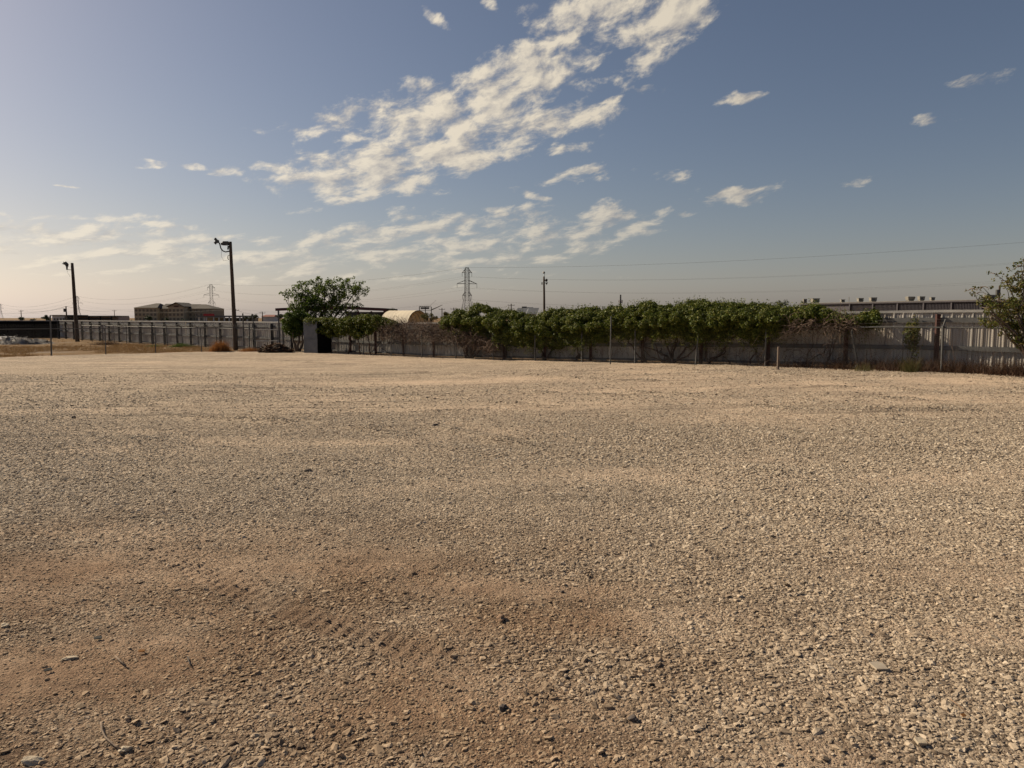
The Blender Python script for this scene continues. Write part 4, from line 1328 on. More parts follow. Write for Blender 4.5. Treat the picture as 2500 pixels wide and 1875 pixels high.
def field(n):
    t = rng.random(n)
    sx = rng.uniform(-62, -14, n); sy = 40 + rng.random(n) ** 1.2 * 46
    k = (~in_lot(sx, sy, -.1)) & (sy < 52.5 + (-(sx + 18.07)) * .876 - .3) & (sx > -.74 * sy - 3)
    strip = (sy > 62 + (sx + 40) * .15) & (sx < -36)      # bare drive in front of the black fence
    k &= ~(strip & (rng.random(n) < .9)) & (fbm(sx * .25, sy * .25, 3) > .36)
    return sx[k], sy[k]
def hgrass(x, y): return rng.uniform(.06, .22, len(x)) * (0.6 + .8 * fbm(x * .4, y * .4, 2))
x, y = field(30000)
xx, yy = np.repeat(x, 6) + rng.normal(0, .1, len(x) * 6), np.repeat(y, 6) + rng.normal(0, .1, len(x) * 6)
tag(build_np('dry_grass', blades(np.stack([xx, yy, zfun(xx, yy) - .06], 1), hgrass(xx, yy), .010), DRYG), 'short golden dry grass beyond the low chain-link fence', 'grass', kind='stuff')

def clump(name, x, yb, wpx, hm, n, mat, label, cat='weeds', d=None, depth=.5, w=.008, lean=.3, group=None):
    c = G(x, yb) if d is None else onground(W(x, yb, d))
    half = wpx / 2 / FPX * c.y
    px = c.x + rng.normal(0, half * .5, n); py = c.y + rng.normal(0, depth * .4, n)
    h = hm * rng.uniform(.35, 1, n) * np.exp(-((px - c.x) / (half * 1.1)) ** 2)
    o = build_np(name, blades(np.stack([px, py, zfun(px, py) - .06], 1), h, w, lean), mat)
    return tag(o, label, cat, group, 'stuff' if cat == 'grass' else None)
clump('dry_weed_clump', 538, 858, 46, 1.0, 2600, ORANGE, 'tall orange dry weed clump left of the double-headed light pole')
clump('dry_weed_clump', 612, 858, 60, .45, 1200, ORANGE, 'low orange dry weeds at the foot of the tall pole and gate')
clump('green_weed_clump', 444, 846, 60, .45, 1800, GREENW, 'low green weed patch in the dry grass')
clump('green_weed_clump', 380, 845, 50, .25, 700, GREENW, 'thin olive weeds at the foot of the black-posted fence')
clump('dry_weed_clump', 700, 856, 60, .5, 900, BROWNW, 'brown weeds at the base of the forked shrub')
clump('dry_weed_clump', 260, 838, 90, .5, 900, BROWNW, 'brown weeds along the far fence between the light poles', d=66)
clump('green_weed_clump', 2222, 908, 34, .75, 300, OLIVE, 'tall olive weed growing below the narrow creeper', lean=.45)
clump('green_weed_clump', 2105, 905, 60, .45, 160, OLIVE, 'thin green weeds behind the broken post')

# brown dead weeds matted along the foot of the right fence
def weeds_right():
    n = 42000
    s = rng.uniform(-1.5, 14.2, n)
    w = np.clip((s - 8.2) / 2.5, .10, 1)
    k = rng.random(n) < w * (0.3 + fbm(s * 2.2, s * 0 + 4, 3))
    s, w = s[k], w[k]
    off = rng.normal(-.35, .35, len(s))
    d = (chain_right(1) - chain_right(0)).normalized(); nx, ny = -d.y, d.x
    px, py = 47 * (-0.2089 + 0.0468 * s) - nx * off, 47 * (1 - 0.045 * s) - ny * off
    h = rng.uniform(.1, .62, len(s)) * (w * .8 + .2)
    a = blades(np.stack([px, py, zfun(px, py) - .06], 1), h, .012, .55)
    tag(build_np('dead_weeds', a, BROWNW), 'matted brown dead weeds along the foot of the chain-link fence', 'weeds', kind='stuff')
weeds_right()
# bare canes leaning in the weeds
root = thing('dead_cane_thicket', onground(chain_right(11)), 'thin bare canes leaning against the chain-link fence at the right', 'weeds')
P, Q = [], []
for i in range(260):
    s = rng.uniform(8.6, 14)
    p = onground(chain_right(s) + Vector((rng.normal(.15, .25), rng.normal(.15, .25), 0)))
    d = Vector((rng.normal(0, .8), rng.normal(0, .5), 1)).normalized()
    L = rng.uniform(.3, 1.3) if rng.random() < .8 else 1.8
    m = p + d * L * .5; q = m + (d + Vector((rng.normal(0, .3), 0, -.25))).normalized() * L * .5
    P += [p, m]; Q += [m, q]
build_np('canes', prisms(P, Q, .005, .003), DEADV, root, 'stuff')

# ------------------------------------------------------------------ debris lying on the gravel
def rock(name, x, y, size, mat, label, cat, sq=.6, seed=0):
    p = G(x, y)
    p.z = float(lot_z(np.array(p.x), np.array(p.y)))
    bm_v, bm_f = [], []
    import bmesh
    bm = bmesh.new()
    bmesh.ops.create_icosphere(bm, subdivisions=3, radius=1)
    r = np.random.default_rng(seed)
    ph = r.uniform(0, 6, 6)
    for v in bm.verts:
        c = v.co
        f = 1 + .22 * math.sin(c.x * 2.3 + ph[0]) * math.cos(c.y * 2.7 + ph[1]) + .12 * math.sin(c.z * 5 + ph[2] + c.x * 4) + .06 * math.sin(c.y * 9 + ph[3]) + r.normal(0, .02)
        v.co = Vector((c.x * size[0] / 2, c.y * size[1] / 2, c.z * size[2] / 2)) * f
    me = bpy.data.meshes.new(name); bm.to_mesh(me); bm.free()
    o = link(name, me, mat, None, (p.x, p.y, p.z + size[2] * .3))
    o.rotation_euler = (r.normal(0, .15), r.normal(0, .15), r.uniform(0, 3))
    return tag(o, label, cat)
DARKR = paint('dark_stone', (.10, .08, .068), (.05, .04, .036), 30, .8, 0, bump=.4)
CLOD = paint('brown_clod', (.26, .17, .11), (.15, .095, .06), 25, .95, 0, bump=.6)
PALER = paint('pale_limestone', (.50, .42, .31), (.36, .29, .21), 20, .9, 0, bump=.4)
rock('dark_stone', 1228, 1738, (.055, .045, .032), DARKR, 'dark brown stone near the bottom centre of the gravel', 'stone', seed=1)
rock('dark_stone', 1545, 1765, (.05, .045, .03), DARKR, 'dark grey stone right of the dark brown one', 'stone', seed=2)
rock('earth_clod', 1222, 1520, (.085, .06, .05), CLOD, 'brown clod of earth with a dark shaded side on the dust', 'clod', seed=3)
rock('dark_stone', 1374, 1449, (.035, .03, .022), DARKR, 'small dark stone just beyond the earth clod', 'stone', seed=4)
rock('dark_stone', 1382, 1663, (.03, .028, .02), DARKR, 'small dark stone between the clod and the dark grey stone', 'stone', seed=5)
rock('pale_stone', 12, 1528, (.06, .05, .03), PALER, 'large pale flat stone at the left edge of the gravel', 'stone', seed=6)
rock('pale_stone', 172, 1608, (.085, .045, .022), PALER, 'long pale flat stone among the gravel at left', 'stone', seed=7)
rock('pale_stone', 82, 1862, (.11, .07, .03), PALER, 'broad pale stone in the bottom left corner', 'stone', seed=8)
rock('pale_stone', 305, 1835, (.06, .045, .03), PALER, 'pale stone beside the end of the curved twig', 'stone', seed=9)
rock('dark_stone', 1062, 1044, (.11, .08, .06), DARKR, 'dark lump lying on the yard below the pylon', 'stone', seed=10)
rock('dark_stone', 753, 1152, (.10, .06, .04), DARKR, 'dark flat lump on the gravel left of centre', 'stone', seed=11)
rock('dark_stone', 180, 1020, (.10, .07, .05), DARKR, 'dark lump on the gravel below the far light pole', 'stone', seed=12)

def stick(pts, r, mat, label, name='twig'):
    w = []
    for (x, y) in pts:
        p = G(x, y); p.z = float(lot_z(np.array(p.x), np.array(p.y))) + r + .012
        w.append(p)
    n = len(w)
    return tag(MB().tube(w, [r * (1 - .35 * i / (n - 1)) for i in range(n)], 7).build(name, mat, None, True), label, 'twig')
TWIG = paint('grey_twig', (.22, .165, .12), (.11, .08, .06), 30, .9, stretch=(1, 1, 1))
stick([(247, 1770), (249, 1790), (257, 1807), (270, 1820), (283, 1831), (297, 1838)], .006, TWIG, 'curved grey twig lying on the gravel at bottom left')
stick([(282, 1605), (295, 1616), (308, 1625)], .006, TWIG, 'short straight twig above the curved twig')
stick([(458, 1607), (462, 1622), (467, 1632)], .004, BLACK, 'thin dark twig among the stones left of centre')
stick([(2320, 1715), (2345, 1733), (2368, 1752)], .004, CLOD, 'thin brown stem on the coarse gravel at right')

def slab(x, y, w, h, t, mat, label, name, cat, rz=0, tilt=.1):
    p = G(x, y); p.z = float(lot_z(np.array(p.x), np.array(p.y))) + .02
    c = [(-.5, -.4), (.42, -.5), (.5, .1), (.28, .5), (-.5, .46)]
    V = [(a * w, b * h, -t / 2) for a, b in c] + [(a * w, b * h, t / 2) for a, b in c]
    F = [(4, 3, 2, 1, 0), (5, 6, 7, 8, 9)] + [(i, (i + 1) % 5, (i + 1) % 5 + 5, i + 5) for i in range(5)]
    me = bpy.data.meshes.new(name); me.from_pydata(V, [], F)
    o = link(name, me, mat, None, p)
    o.rotation_euler = (tilt, .05, rz)
    return tag(o, label, cat)
slab(2145, 1637, .085, .085, .012, paint('grey_slate', (.42, .36, .28), (.34, .28, .215), 12, .9), 'flat grey angular tile shard on the coarse gravel at right', 'tile_shard', 'shard', .2, .12)
slab(2247, 1820, .05, .045, .014, PALER, 'small flat square stone chip near the bottom right', 'stone_chip', 'stone', .1, .2)
slab(240, 1561, .05, .03, .006, BLACK, 'scrap of black plastic on the brown dirt at left', 'plastic_scrap', 'scrap', .4, .3)
slab(118, 1641, .045, .025, .006, BLACK, 'tiny black plastic scrap beside the long pale stone', 'plastic_scrap', 'scrap', .9, .3)
slab(2352, 1754, .03, .02, .004, ORANGE, 'dead orange leaf on the gravel at right', 'dead_leaf', 'leaf', .4, .4)
slab(346, 1592, .04, .025, .006, ORANGE, 'dead orange leaf beside the short straight twig', 'dead_leaf', 'leaf', .4, .2)

# ------------------------------------------------------------------ far buildings
HTAN = paint('tan_stucco', (.40, .335, .235), (.35, .29, .20), .3, .9)
HBRN = paint('brown_stucco', (.28, .23, .165), (.24, .195, .14), .3, .9)
SHING = paint('brown_shingle', (.075, .062, .052), (.055, .046, .04), 1.5, .9)
GLASS = paint('dark_window_glass', (.09, .085, .075), (.06, .058, .055), 1, .25, 0)
WHITEW = paint('white_wall', (.50, .50, .49), (.40, .40, .40), .2, .8)
REDB = paint('red_steel', (.075, .022, .022), (.05, .016, .018), .5, .6)
REDS = paint('red_sign_face', (.35, .02, .03), (.30, .02, .03), .5, .5)
DKWALL = paint('dark_metal_siding', (.085, .076, .086), (.066, .06, .068), .4, .6, .1)
FABRIC = paint('cream_fabric', (.62, .54, .40), (.52, .45, .34), .4, .7)
HVAC = paint('beige_metal', (.24, .22, .185), (.16, .148, .128), 1, .6)
ROOFG = paint('grey_roof_panel', (.11, .115, .12), (.09, .09, .095), .4, .6)
ORROOF = paint('orange_tile_roof', (.22, .075, .05), (.17, .06, .045), .8, .85)

def hotel():
    D = 490.0
    k = D / FPX
    X = lambda px: (px - CX) * k * 1.0
    Z = lambda py: W(1250, py, D).z
    base = Vector((X(434), D, zg(X(434), D) - .1))
    root = thing('hotel_building', base, 'three storey tan hotel with brown hipped roofs far behind the fence', 'building')
    gz = base.z
    def block(x0, x1, y0, y1, z, mat, nm='wall'):
        o = MB()
        o.add([(x0, y0, gz), (x1, y0, gz), (x1, y1, gz), (x0, y1, gz), (x0, y0, z), (x1, y0, z), (x1, y1, z), (x0, y1, z)],
              [(0, 1, 5, 4), (1, 2, 6, 5), (2, 3, 7, 6), (3, 0, 4, 7), (4, 5, 6, 7)])
        return o.build(nm, mat, root)
    def hip(x0, x1, y0, y1, z0, z1, rx0, rx1, ry=None):
        ym = (y0 + y1) / 2 if ry is None else ry
        e = .6
        V = [(x0 - e, y0 - e, z0), (x1 + e, y0 - e, z0), (x1 + e, y1 + e, z0), (x0 - e, y1 + e, z0), (rx0, ym, z1), (rx1, ym, z1)]
        return MB().add(V, [(0, 1, 5, 4), (1, 2, 5), (2, 3, 4, 5), (3, 0, 4), (3, 2, 1, 0)]).build('roof', SHING, root)
    ev = Z(752.5)
    segs = [(340, 395, D - 4, D + 16, 751.5, 740, 376, 386, HTAN), (395.3, 427, D, D + 15, 753.5, 741, 397, 425, HBRN), (464.3, 485, D, D + 15, 753.5, 742, 462, 484, HTAN), (485.3, 528, D - 4, D + 16, 753.5, 742.5, 486, 498, HBRN)]
    for (a, b, y0, y1, e, r, r0, r1, m) in segs:
        block(X(a), X(b), y0, y1, Z(e), m)
        hip(X(a), X(b), y0, y1, Z(e), Z(r), X(r0), X(r1))
    # gabled middle
    x0, x1 = X(427.3), X(464)
    block(x0, x1, D - 7, D + 15, Z(749.5), HTAN)
    xm, zr, ze = X(447), Z(738.5), Z(748.5)
    V = [(x0 - .8, D - 8, ze), (xm, D - 8, zr), (x1 + .8, D - 8, ze), (x0 - .8, D + 12, ze), (xm, D + 12, zr), (x1 + .8, D + 12, ze)]
    MB().add(V + [(p[0], p[1], p[2] - .35) for p in V], [(0, 1, 4, 3), (1, 2, 5, 4), (6, 9, 10, 7), (7, 10, 11, 8), (0, 6, 7, 1), (1, 7, 8, 2), (0, 3, 9, 6), (2, 8, 11, 5)]).build('roof', SHING, root)
    MB().add([(x0, D - 7.02, Z(749.5)), (x1, D - 7.02, Z(749.5)), (xm, D - 7.02, zr - .4), (x0, D - 6.5, Z(749.5)), (x1, D - 6.5, Z(749.5)), (xm, D - 6.5, zr - .4)], [(0, 1, 2), (5, 4, 3), (0, 3, 4, 1), (1, 4, 5, 2), (2, 5, 3, 0)]).build('gable', HBRN, root)
    MB().box((xm, D - 7.2, Z(748.3)), (3.0, .2, .8)).build('name_board', REDB, root)
    wm = bpy.data.meshes.new('window')
    MBw = MB().box((0, 0, 0), (1.5, .12, 1.6))
    wm.from_pydata(MBw.v, [], MBw.f); wm.materials.append(paint('curtained_window', (.15, .125, .095), (.11, .095, .075), 1, .4))
    fm = bpy.data.meshes.new('window_frame')
    MBf = MB().box((0, -.02, .9), (1.8, .16, .12)).box((0, -.02, -.9), (1.8, .16, .12)).box((-.85, -.02, 0), (.12, .16, 1.7)).box((.85, -.02, 0), (.12, .16, 1.7))
    fm.from_pydata(MBf.v, [], MBf.f); fm.materials.append(HTAN)
    for (a, b, y) in ((340, 395, D - 4), (395, 427, D), (427, 464, D - 7), (464, 485, D), (485, 528, D - 4)):
        n = max(2, int((b - a) / 9))
        for i in range(n):
            for zf in (1.7, 4.7, 7.5):
                if zf > 7 and (b - a) == 37 and i in (0,): pass
                o = bpy.data.objects.new('window', wm); COL.objects.link(o); o.parent = root
                o.location = Vector((X(a + (b - a) * (i + .5) / n), y - .08, gz + zf)) - base
                f = bpy.data.objects.new('window_frame', fm); COL.objects.link(f); f.parent = o
hotel()

def warehouse():
    pa, pb = Vector((69.3, 172, 0)), Vector((106, 113, 0))
    d = (pb - pa).normalized(); L = (pb - pa).length
    nrm = Vector((d.y, -d.x, 0))
    if nrm.y > 0: nrm = -nrm
    base = onground(pa)
    root = thing('warehouse', base, 'long dark grey warehouse with ribbed walls and rooftop units behind the right fence', 'building')
    H = 5.62 - base.z
    MB().add([pa + Vector((0, 0, base.z)), pb + Vector((0, 0, base.z)), pb - nrm * 28 + Vector((0, 0, base.z)), pa - nrm * 28 + Vector((0, 0, base.z)),
              pa + Vector((0, 0, 5.55)), pb + Vector((0, 0, 5.55)), pb - nrm * 28 + Vector((0, 0, 6.1)), pa - nrm * 28 + Vector((0, 0, 6.1))],
             [(0, 1, 5, 4), (1, 2, 6, 5), (2, 3, 7, 6), (3, 0, 4, 7)]).build('wall', DKWALL, root)
    MB().add([pa + nrm * .35 - d * .4 + Vector((0, 0, 5.60)), pb + nrm * .35 + Vector((0, 0, 5.60)), pb - nrm * 28.5 + Vector((0, 0, 6.2)), pa - nrm * 28.5 - d * .4 + Vector((0, 0, 6.2)),
              pa + nrm * .35 - d * .4 + Vector((0, 0, 5.70)), pb + nrm * .35 + Vector((0, 0, 5.70)), pb - nrm * 28.5 + Vector((0, 0, 6.3)), pa - nrm * 28.5 - d * .4 + Vector((0, 0, 6.3))],
             [(3, 2, 1, 0), (4, 5, 6, 7), (0, 1, 5, 4), (1, 2, 6, 5), (2, 3, 7, 6), (3, 0, 4, 7)]).build('roof', HVAC, root)
    MB().beam(pa + nrm * .30 + Vector((0, 0, 5.45)), pb + nrm * .30 + Vector((0, 0, 5.45)), .2, .28).build('gutter', DKWALL, root)
    # ribbed wall sheets bay by bay, with a downpipe column between bays
    s = 13.0
    rib = MB()
    bay = 0
    while s < L - 5.5:
        rib = MB()
        n = 18
        for i in range(n):
            p = pa + d * (s + .25 + i * .285) + nrm * .05
            rib.box(Vector((p.x, p.y, (base.z + 5.35) / 2)), (.07, .10, 5.3 - base.z), math.atan2(d.y, d.x))
        rib.build('ribbed_sheet', DKWALL, root, kind='stuff')
        p = pa + d * s + nrm * .16
        MB().box(Vector((p.x, p.y, (base.z + 5.3) / 2)), (.28, .32, 5.3 - base.z), math.atan2(d.y, d.x)).build('column', DKWALL, root)
        s += 5.45; bay += 1
    # rooftop units
    def unit(px, py, wpx, hpx, kind):
        # where that line of sight crosses the roof edge line
        r = ray(px, py); c0 = Vector((0, 0, CAM_H))
        o = pa - nrm * 4
        t = (o - c0).dot(nrm) / r.dot(nrm)
        p = c0 + r * t
        k = p.y / FPX
        w, h = wpx * k * .85, hpx * k * .8
        z = 5.79 + 0.0
        u = thing('rooftop_unit', Vector((p.x, p.y, z)), kind[1], 'air conditioner', 'units on the warehouse roof')
        MB().box((p.x, p.y, z + .1), (w * .8, w * .8, .2)).build('curb', HVAC, u)
        b = MB().box((p.x, p.y, z + .2 + h / 2), (w, w * .8, h), 0, kind[0]).build('cabinet', HVAC, u)
        MB().box((p.x - w * .1, p.y - w * .4 - .02, z + .2 + h * .5), (w * .5, .05, h * .55)).build('grille', LAMP, b)
        MB().box((p.x, p.y, z + .2 + h + .05), (w * 1.12, w * .9, .1)).build('hood', HVAC, u)
        return u
    unit(1965, 735, 9, 9, (1, 'small dark fan housing at the far end of the warehouse roof'))
    unit(1990, 735, 19, 10, (1, 'wide beige rooftop unit with two dark openings near the roof end'))
    unit(2057, 734, 11, 5, (.8, 'low vent hood beside the thin roof pipe'))
    unit(2100, 735, 14, 8, (1, 'pale square rooftop unit right of the thin roof pipe'))
    unit(2131, 733, 16, 9, (1.05, 'beige rooftop unit with a wider top above the green clump'))
    unit(2222, 731, 17, 9, (1.25, 'flared rooftop unit with slanted side above the narrow creeper'))
    unit(2249, 731, 14, 9, (1.1, 'square beige rooftop unit right of the flared one'))
    unit(2276, 731, 11, 6, (1, 'small square rooftop unit above the red post'))
    unit(2418, 724, 26, 9, (1, 'large rooftop unit partly behind the yellowing tree'))
    r = ray(2066, 735); t = (pa - Vector((0, 0, CAM_H))).dot(nrm) / r.dot(nrm); p = Vector((0, 0, CAM_H)) + r * t
    MB().tube([Vector((p.x, p.y, 5.6)) - nrm * 1, Vector((p.x, p.y, 6.9)) - nrm * 1], .07, 8).build('vent_pipe', HVAC, root)
warehouse()

def open_shed():
    D = 170.0
    a, b = W(678, 753, D), W(939.5, 753, D)
    zc = W(815, 746.5, D).z; ze = W(678, 752.6, D).z
    g = onground(Vector(((a.x + b.x) / 2, D, 0)))
    root = thing('steel_shed', g, 'low open steel shed with dark red roof edge behind the corner tree', 'building')
    xm = (a.x + b.x) / 2
    for y in (D, D + 16):
        for x in (a.x + .15, (a.x + xm) / 2, xm, (b.x + xm) / 2, b.x - .15):
            if y == D and x == (a.x + xm) / 2: continue
            MB().box((x, y, (g.z + ze - .5) / 2), (.35, .3, ze - .5 - g.z)).build('column', REDB, root)
    for s, (x0, x1) in ((0, (a.x - .4, xm)), (1, (xm, b.x + .4))):
        z0, z1 = (ze, zc) if s == 0 else (zc, ze)
        V = [(x0, D - .4, z0), (x1, D - .4, z1), (x1, D + 16.4, z1), (x0, D + 16.4, z0)]
        MB().add(V + [(p[0], p[1], p[2] - .15) for p in V], [(0, 1, 2, 3), (7, 6, 5, 4), (0, 4, 5, 1), (1, 5, 6, 2), (2, 6, 7, 3), (3, 7, 4, 0)]).build('roof', ROOFG, root)
        MB().beam((x0, D - .5, z0 - .34), (x1, D - .5, z1 - .34), .12, .62).build('fascia', REDB, root)
        MB().beam((x0, D + 16.3, z0 - .4), (x1, D + 16.3, z1 - .4), .12, .5).build('fascia', REDB, root)
    MB().box(((xm + b.x) / 2 + 1.5, D + 6, (g.z + ze - .8) / 2), (b.x - xm - 4, 8, ze - .9 - g.z)).build('inner_wall', DKWALL, root)
    MB().box((b.x + .02, D + 8, (g.z + ze - .6) / 2), (.08, 15.6, ze - .6 - g.z)).build('side_wall', REDB, root)
open_shed()

def arched_shed():
    D = 118.0
    c = W(988, 783, D); g = onground(c)
    root = thing('arched_shed', g, 'cream fabric arched shed showing above the bare vines', 'building')
    ax = Vector((.88, -.47, 0)); side = Vector((-.47, -.88, 0))
    rad, Ht, L = 3.2, W(990, 757.8, D).z - g.z, 5.6
    n, m = 22, 7
    V, F = [], []
    for j in range(m * 4 + 1):
        t = j / (m * 4)
        bul = .02 * abs(math.sin(math.pi * m * t))
        for i in range(n + 1):
            th = math.pi * i / n
            p = g + ax * (L * (t - .5)) + side * math.cos(th) * (rad - bul) + Vector((0, 0, max(0, math.sin(th)) ** .75 * (Ht - bul)))
            V.append(p)
    for j in range(m * 4):
        for i in range(n):
            k = j * (n + 1) + i
            F.append((k, k + 1, k + n + 2, k + n + 1))
    MB().add(V, F).build('cover', FABRIC, root, True)
    for t in [j / m for j in range(m + 1)]:
        pts = [g + ax * (L * (t - .5)) + side * math.cos(math.pi * i / n) * (rad - .07) + Vector((0, 0, max(0, math.sin(math.pi * i / n)) ** .75 * (Ht - .07))) for i in range(n + 1)]
        MB().tube(pts, .035, 5).build('hoop', GALV, root)
arched_shed()

def small_house():
    D = 140.0
    p = lambda x, y, dd=D: W(x, y, dd)
    g = onground(p(1283, 770))
    root = thing('white_shop', g, 'white building with two grey slanted roof panels above the vines', 'building')
    x0, x1 = p(1258, 770).x, p(1309, 770).x
    z0, z1 = p(1258, 766).z, p(1266, 752).z
    MB().add([(x0, D, g.z), (x1, D, g.z), (x1, D + 7, g.z), (x0, D + 7, g.z), (x0, D, z0), (x1, D, z0), (x1, D + 3.5, z1 - .05), (x0 + .6, D + 3.5, z1 - .05), (x1, D + 7, z0), (x0, D + 7, z0)],
             [(0, 1, 5, 4), (1, 2, 8, 6, 5), (2, 3, 9, 8), (3, 0, 4, 7, 9)]).build('wall', WHITEW, root)
    xm = (x0 + x1) / 2
    for a, b in ((x0 - .1, xm - .12), (xm + .12, x1 + .1)):
        V = [(a, D - .3, z0 - .08), (b, D - .3, z0 - .08), (b + .6, D + 3.5, z1), (a + .6, D + 3.5, z1)]
        MB().add(V + [(q[0], q[1], q[2] + .08) for q in V], [(3, 2, 1, 0), (4, 5, 6, 7), (0, 1, 5, 4), (1, 2, 6, 5), (2, 3, 7, 6), (3, 0, 4, 7)]).build('roof_panel', ROOFG, root)
    MB().box((xm - .2, D + 4.2, z1 + .1), (1.0, 1.0, .5)).build('roof_unit', LAMP, root)
    MB().box((xm + .9, D + 4.6, z1 + .1), (1.4, 1, .2)).build('duct', CAPM, root)
small_house()

def low_building():
    D = 205.0
    X = lambda px: W(px, 770, D).x
    Z = lambda py: W(1250, py, D).z
    g = onground(Vector((X(200), D, 0)))
    root = thing('flat_building', g, 'long low pale building with a dark canopy frame behind the far light pole', 'building')
    MB().box(((X(127) + X(161)) / 2, D + 5, (g.z + Z(770.5)) / 2), (X(161) - X(127), 10, Z(770.5) - g.z)).build('wall', WHITEW, root)
    MB().box(((X(127) + X(161)) / 2, D + 5, Z(770.5) + .1), (X(161) - X(127) + .6, 10.6, .2)).build('roof', GIRT, root)
    MB().box(((X(162) + X(275)) / 2, D + 6, (g.z + Z(773)) / 2), (X(275) - X(162), 6, Z(773) - g.z)).build('wall', paint('pinkish_wall', (.36, .28, .25), (.3, .24, .21), .3, .85), root)
    MB().box(((X(162) + X(276)) / 2, D + 4, Z(771.8)), (X(276) - X(162), 9, .25)).build('canopy', BLACK, root)
    MB().box(((X(162) + X(276)) / 2, D - .6, Z(777.5)), (X(276) - X(162), .3, .35)).build('canopy_rail', BLACK, root)
    for px in (163, 192, 220, 248, 275):
        MB().box((X(px), D - .6, (g.z + Z(772)) / 2), (.3, .3, Z(772) - g.z)).build('column', BLACK, root)
    for px in (133, 140, 148, 155):
        MB().box((X(px), D - .03, Z(780)), (.5, .1, .7)).build('window', GLASS, root)
low_building()

def forecourt():
    D = 260.0
    X = lambda px: W(px, 770, D).x
    Z = lambda py: W(1250, py, D).z
    g = onground(Vector((X(560), D, 0)))
    root = thing('forecourt_canopy', g, 'long grey canopy on white columns with a red sign in front of the hotel', 'building')
    MB().box(((X(482) + X(604)) / 2, D + 5, Z(772.2)), (X(604) - X(482), 10, .55)).build('canopy', ROOFG, root)
    MB().box(((X(482) + X(604)) / 2, D + 9, (g.z + Z(776)) / 2), (X(604) - X(482), 4, Z(776) - g.z)).build('wall', HBRN, root)
    for px in (484, 497, 502, 520, 533, 546, 558, 571, 584, 602):
        MB().box((X(px), D + .6, (g.z + Z(773)) / 2), (.4, .4, Z(773) - g.z)).build('column', WHITEW, root)
    MB().box((X(511), D - .3, Z(768.5)), (X(524) - X(498), .3, .75)).build('sign_board', REDS, root)
    for px in (540, 552, 565, 577, 592):
        MB().box((X(px), D + 6.97, Z(780)), (1.3, .1, 1.0)).build('window', GLASS, root)
    r2 = thing('orange_roof_house', onground(Vector((X(652), 300, 0))), 'low house with orange roof left of the open steel shed', 'building')
    xa, xb = W(636, 770, 300).x, W(670, 770, 300).x
    za, zb = W(1250, 773, 300).z, W(1250, 768.3, 300).z
    gz = ORG[r2.name].z
    MB().box(((xa + xb) / 2, 304, (gz + za) / 2), (xb - xa - .6, 7, za - gz)).build('wall', WHITEW, r2)
    MB().add([(xa, 300, za), (xb, 300, za), (xb, 308, za), (xa, 308, za), (xa + .8, 304, zb), (xb - .8, 304, zb)], [(0, 1, 5, 4), (1, 2, 5), (2, 3, 4, 5), (3, 0, 4), (3, 2, 1, 0)]).build('roof', ORROOF, r2)
forecourt()

def billboard():
    D = 210.0
    a, b = W(1024, 757, D), W(1053, 757, D)
    g = onground(Vector(((a.x + b.x) / 2, D, 0)))
    root = thing('billboard_frame', g, 'dark hoarding frame on posts right of the arched shed', 'billboard')
    zt, zb = W(1024, 749, D).z, W(1024, 757.5, D).z
    for x in (a.x, (a.x + b.x) / 2, b.x):
        MB().box((x, D, (g.z + zt) / 2), (.22, .25, zt - g.z)).build('post', LAMP, root)
    MB().box(((a.x + b.x) / 2 - .1, D - .2, (zt * .6 + zb * .4)), ((b.x - a.x) * .72, .15, (zt - zb) * .5)).build('panel', LAMP, root)
    for z in (zt, zb):
        MB().beam((a.x, D - .1, z), (b.x, D - .1, z), .12).build('crossbar', LAMP, root)
    for k in range(5):
        x = a.x + (b.x - a.x) * (k + .5) / 6
        MB().box((x, D - .5, zt + .15), (.3, .4, .2)).build('lamp', LAMP, root)
    MB().tube([(b.x - .6, D, zt), (b.x + 1.4, D, zt + 1.9)], .03, 4).build('stay', LAMP, root)
billboard()

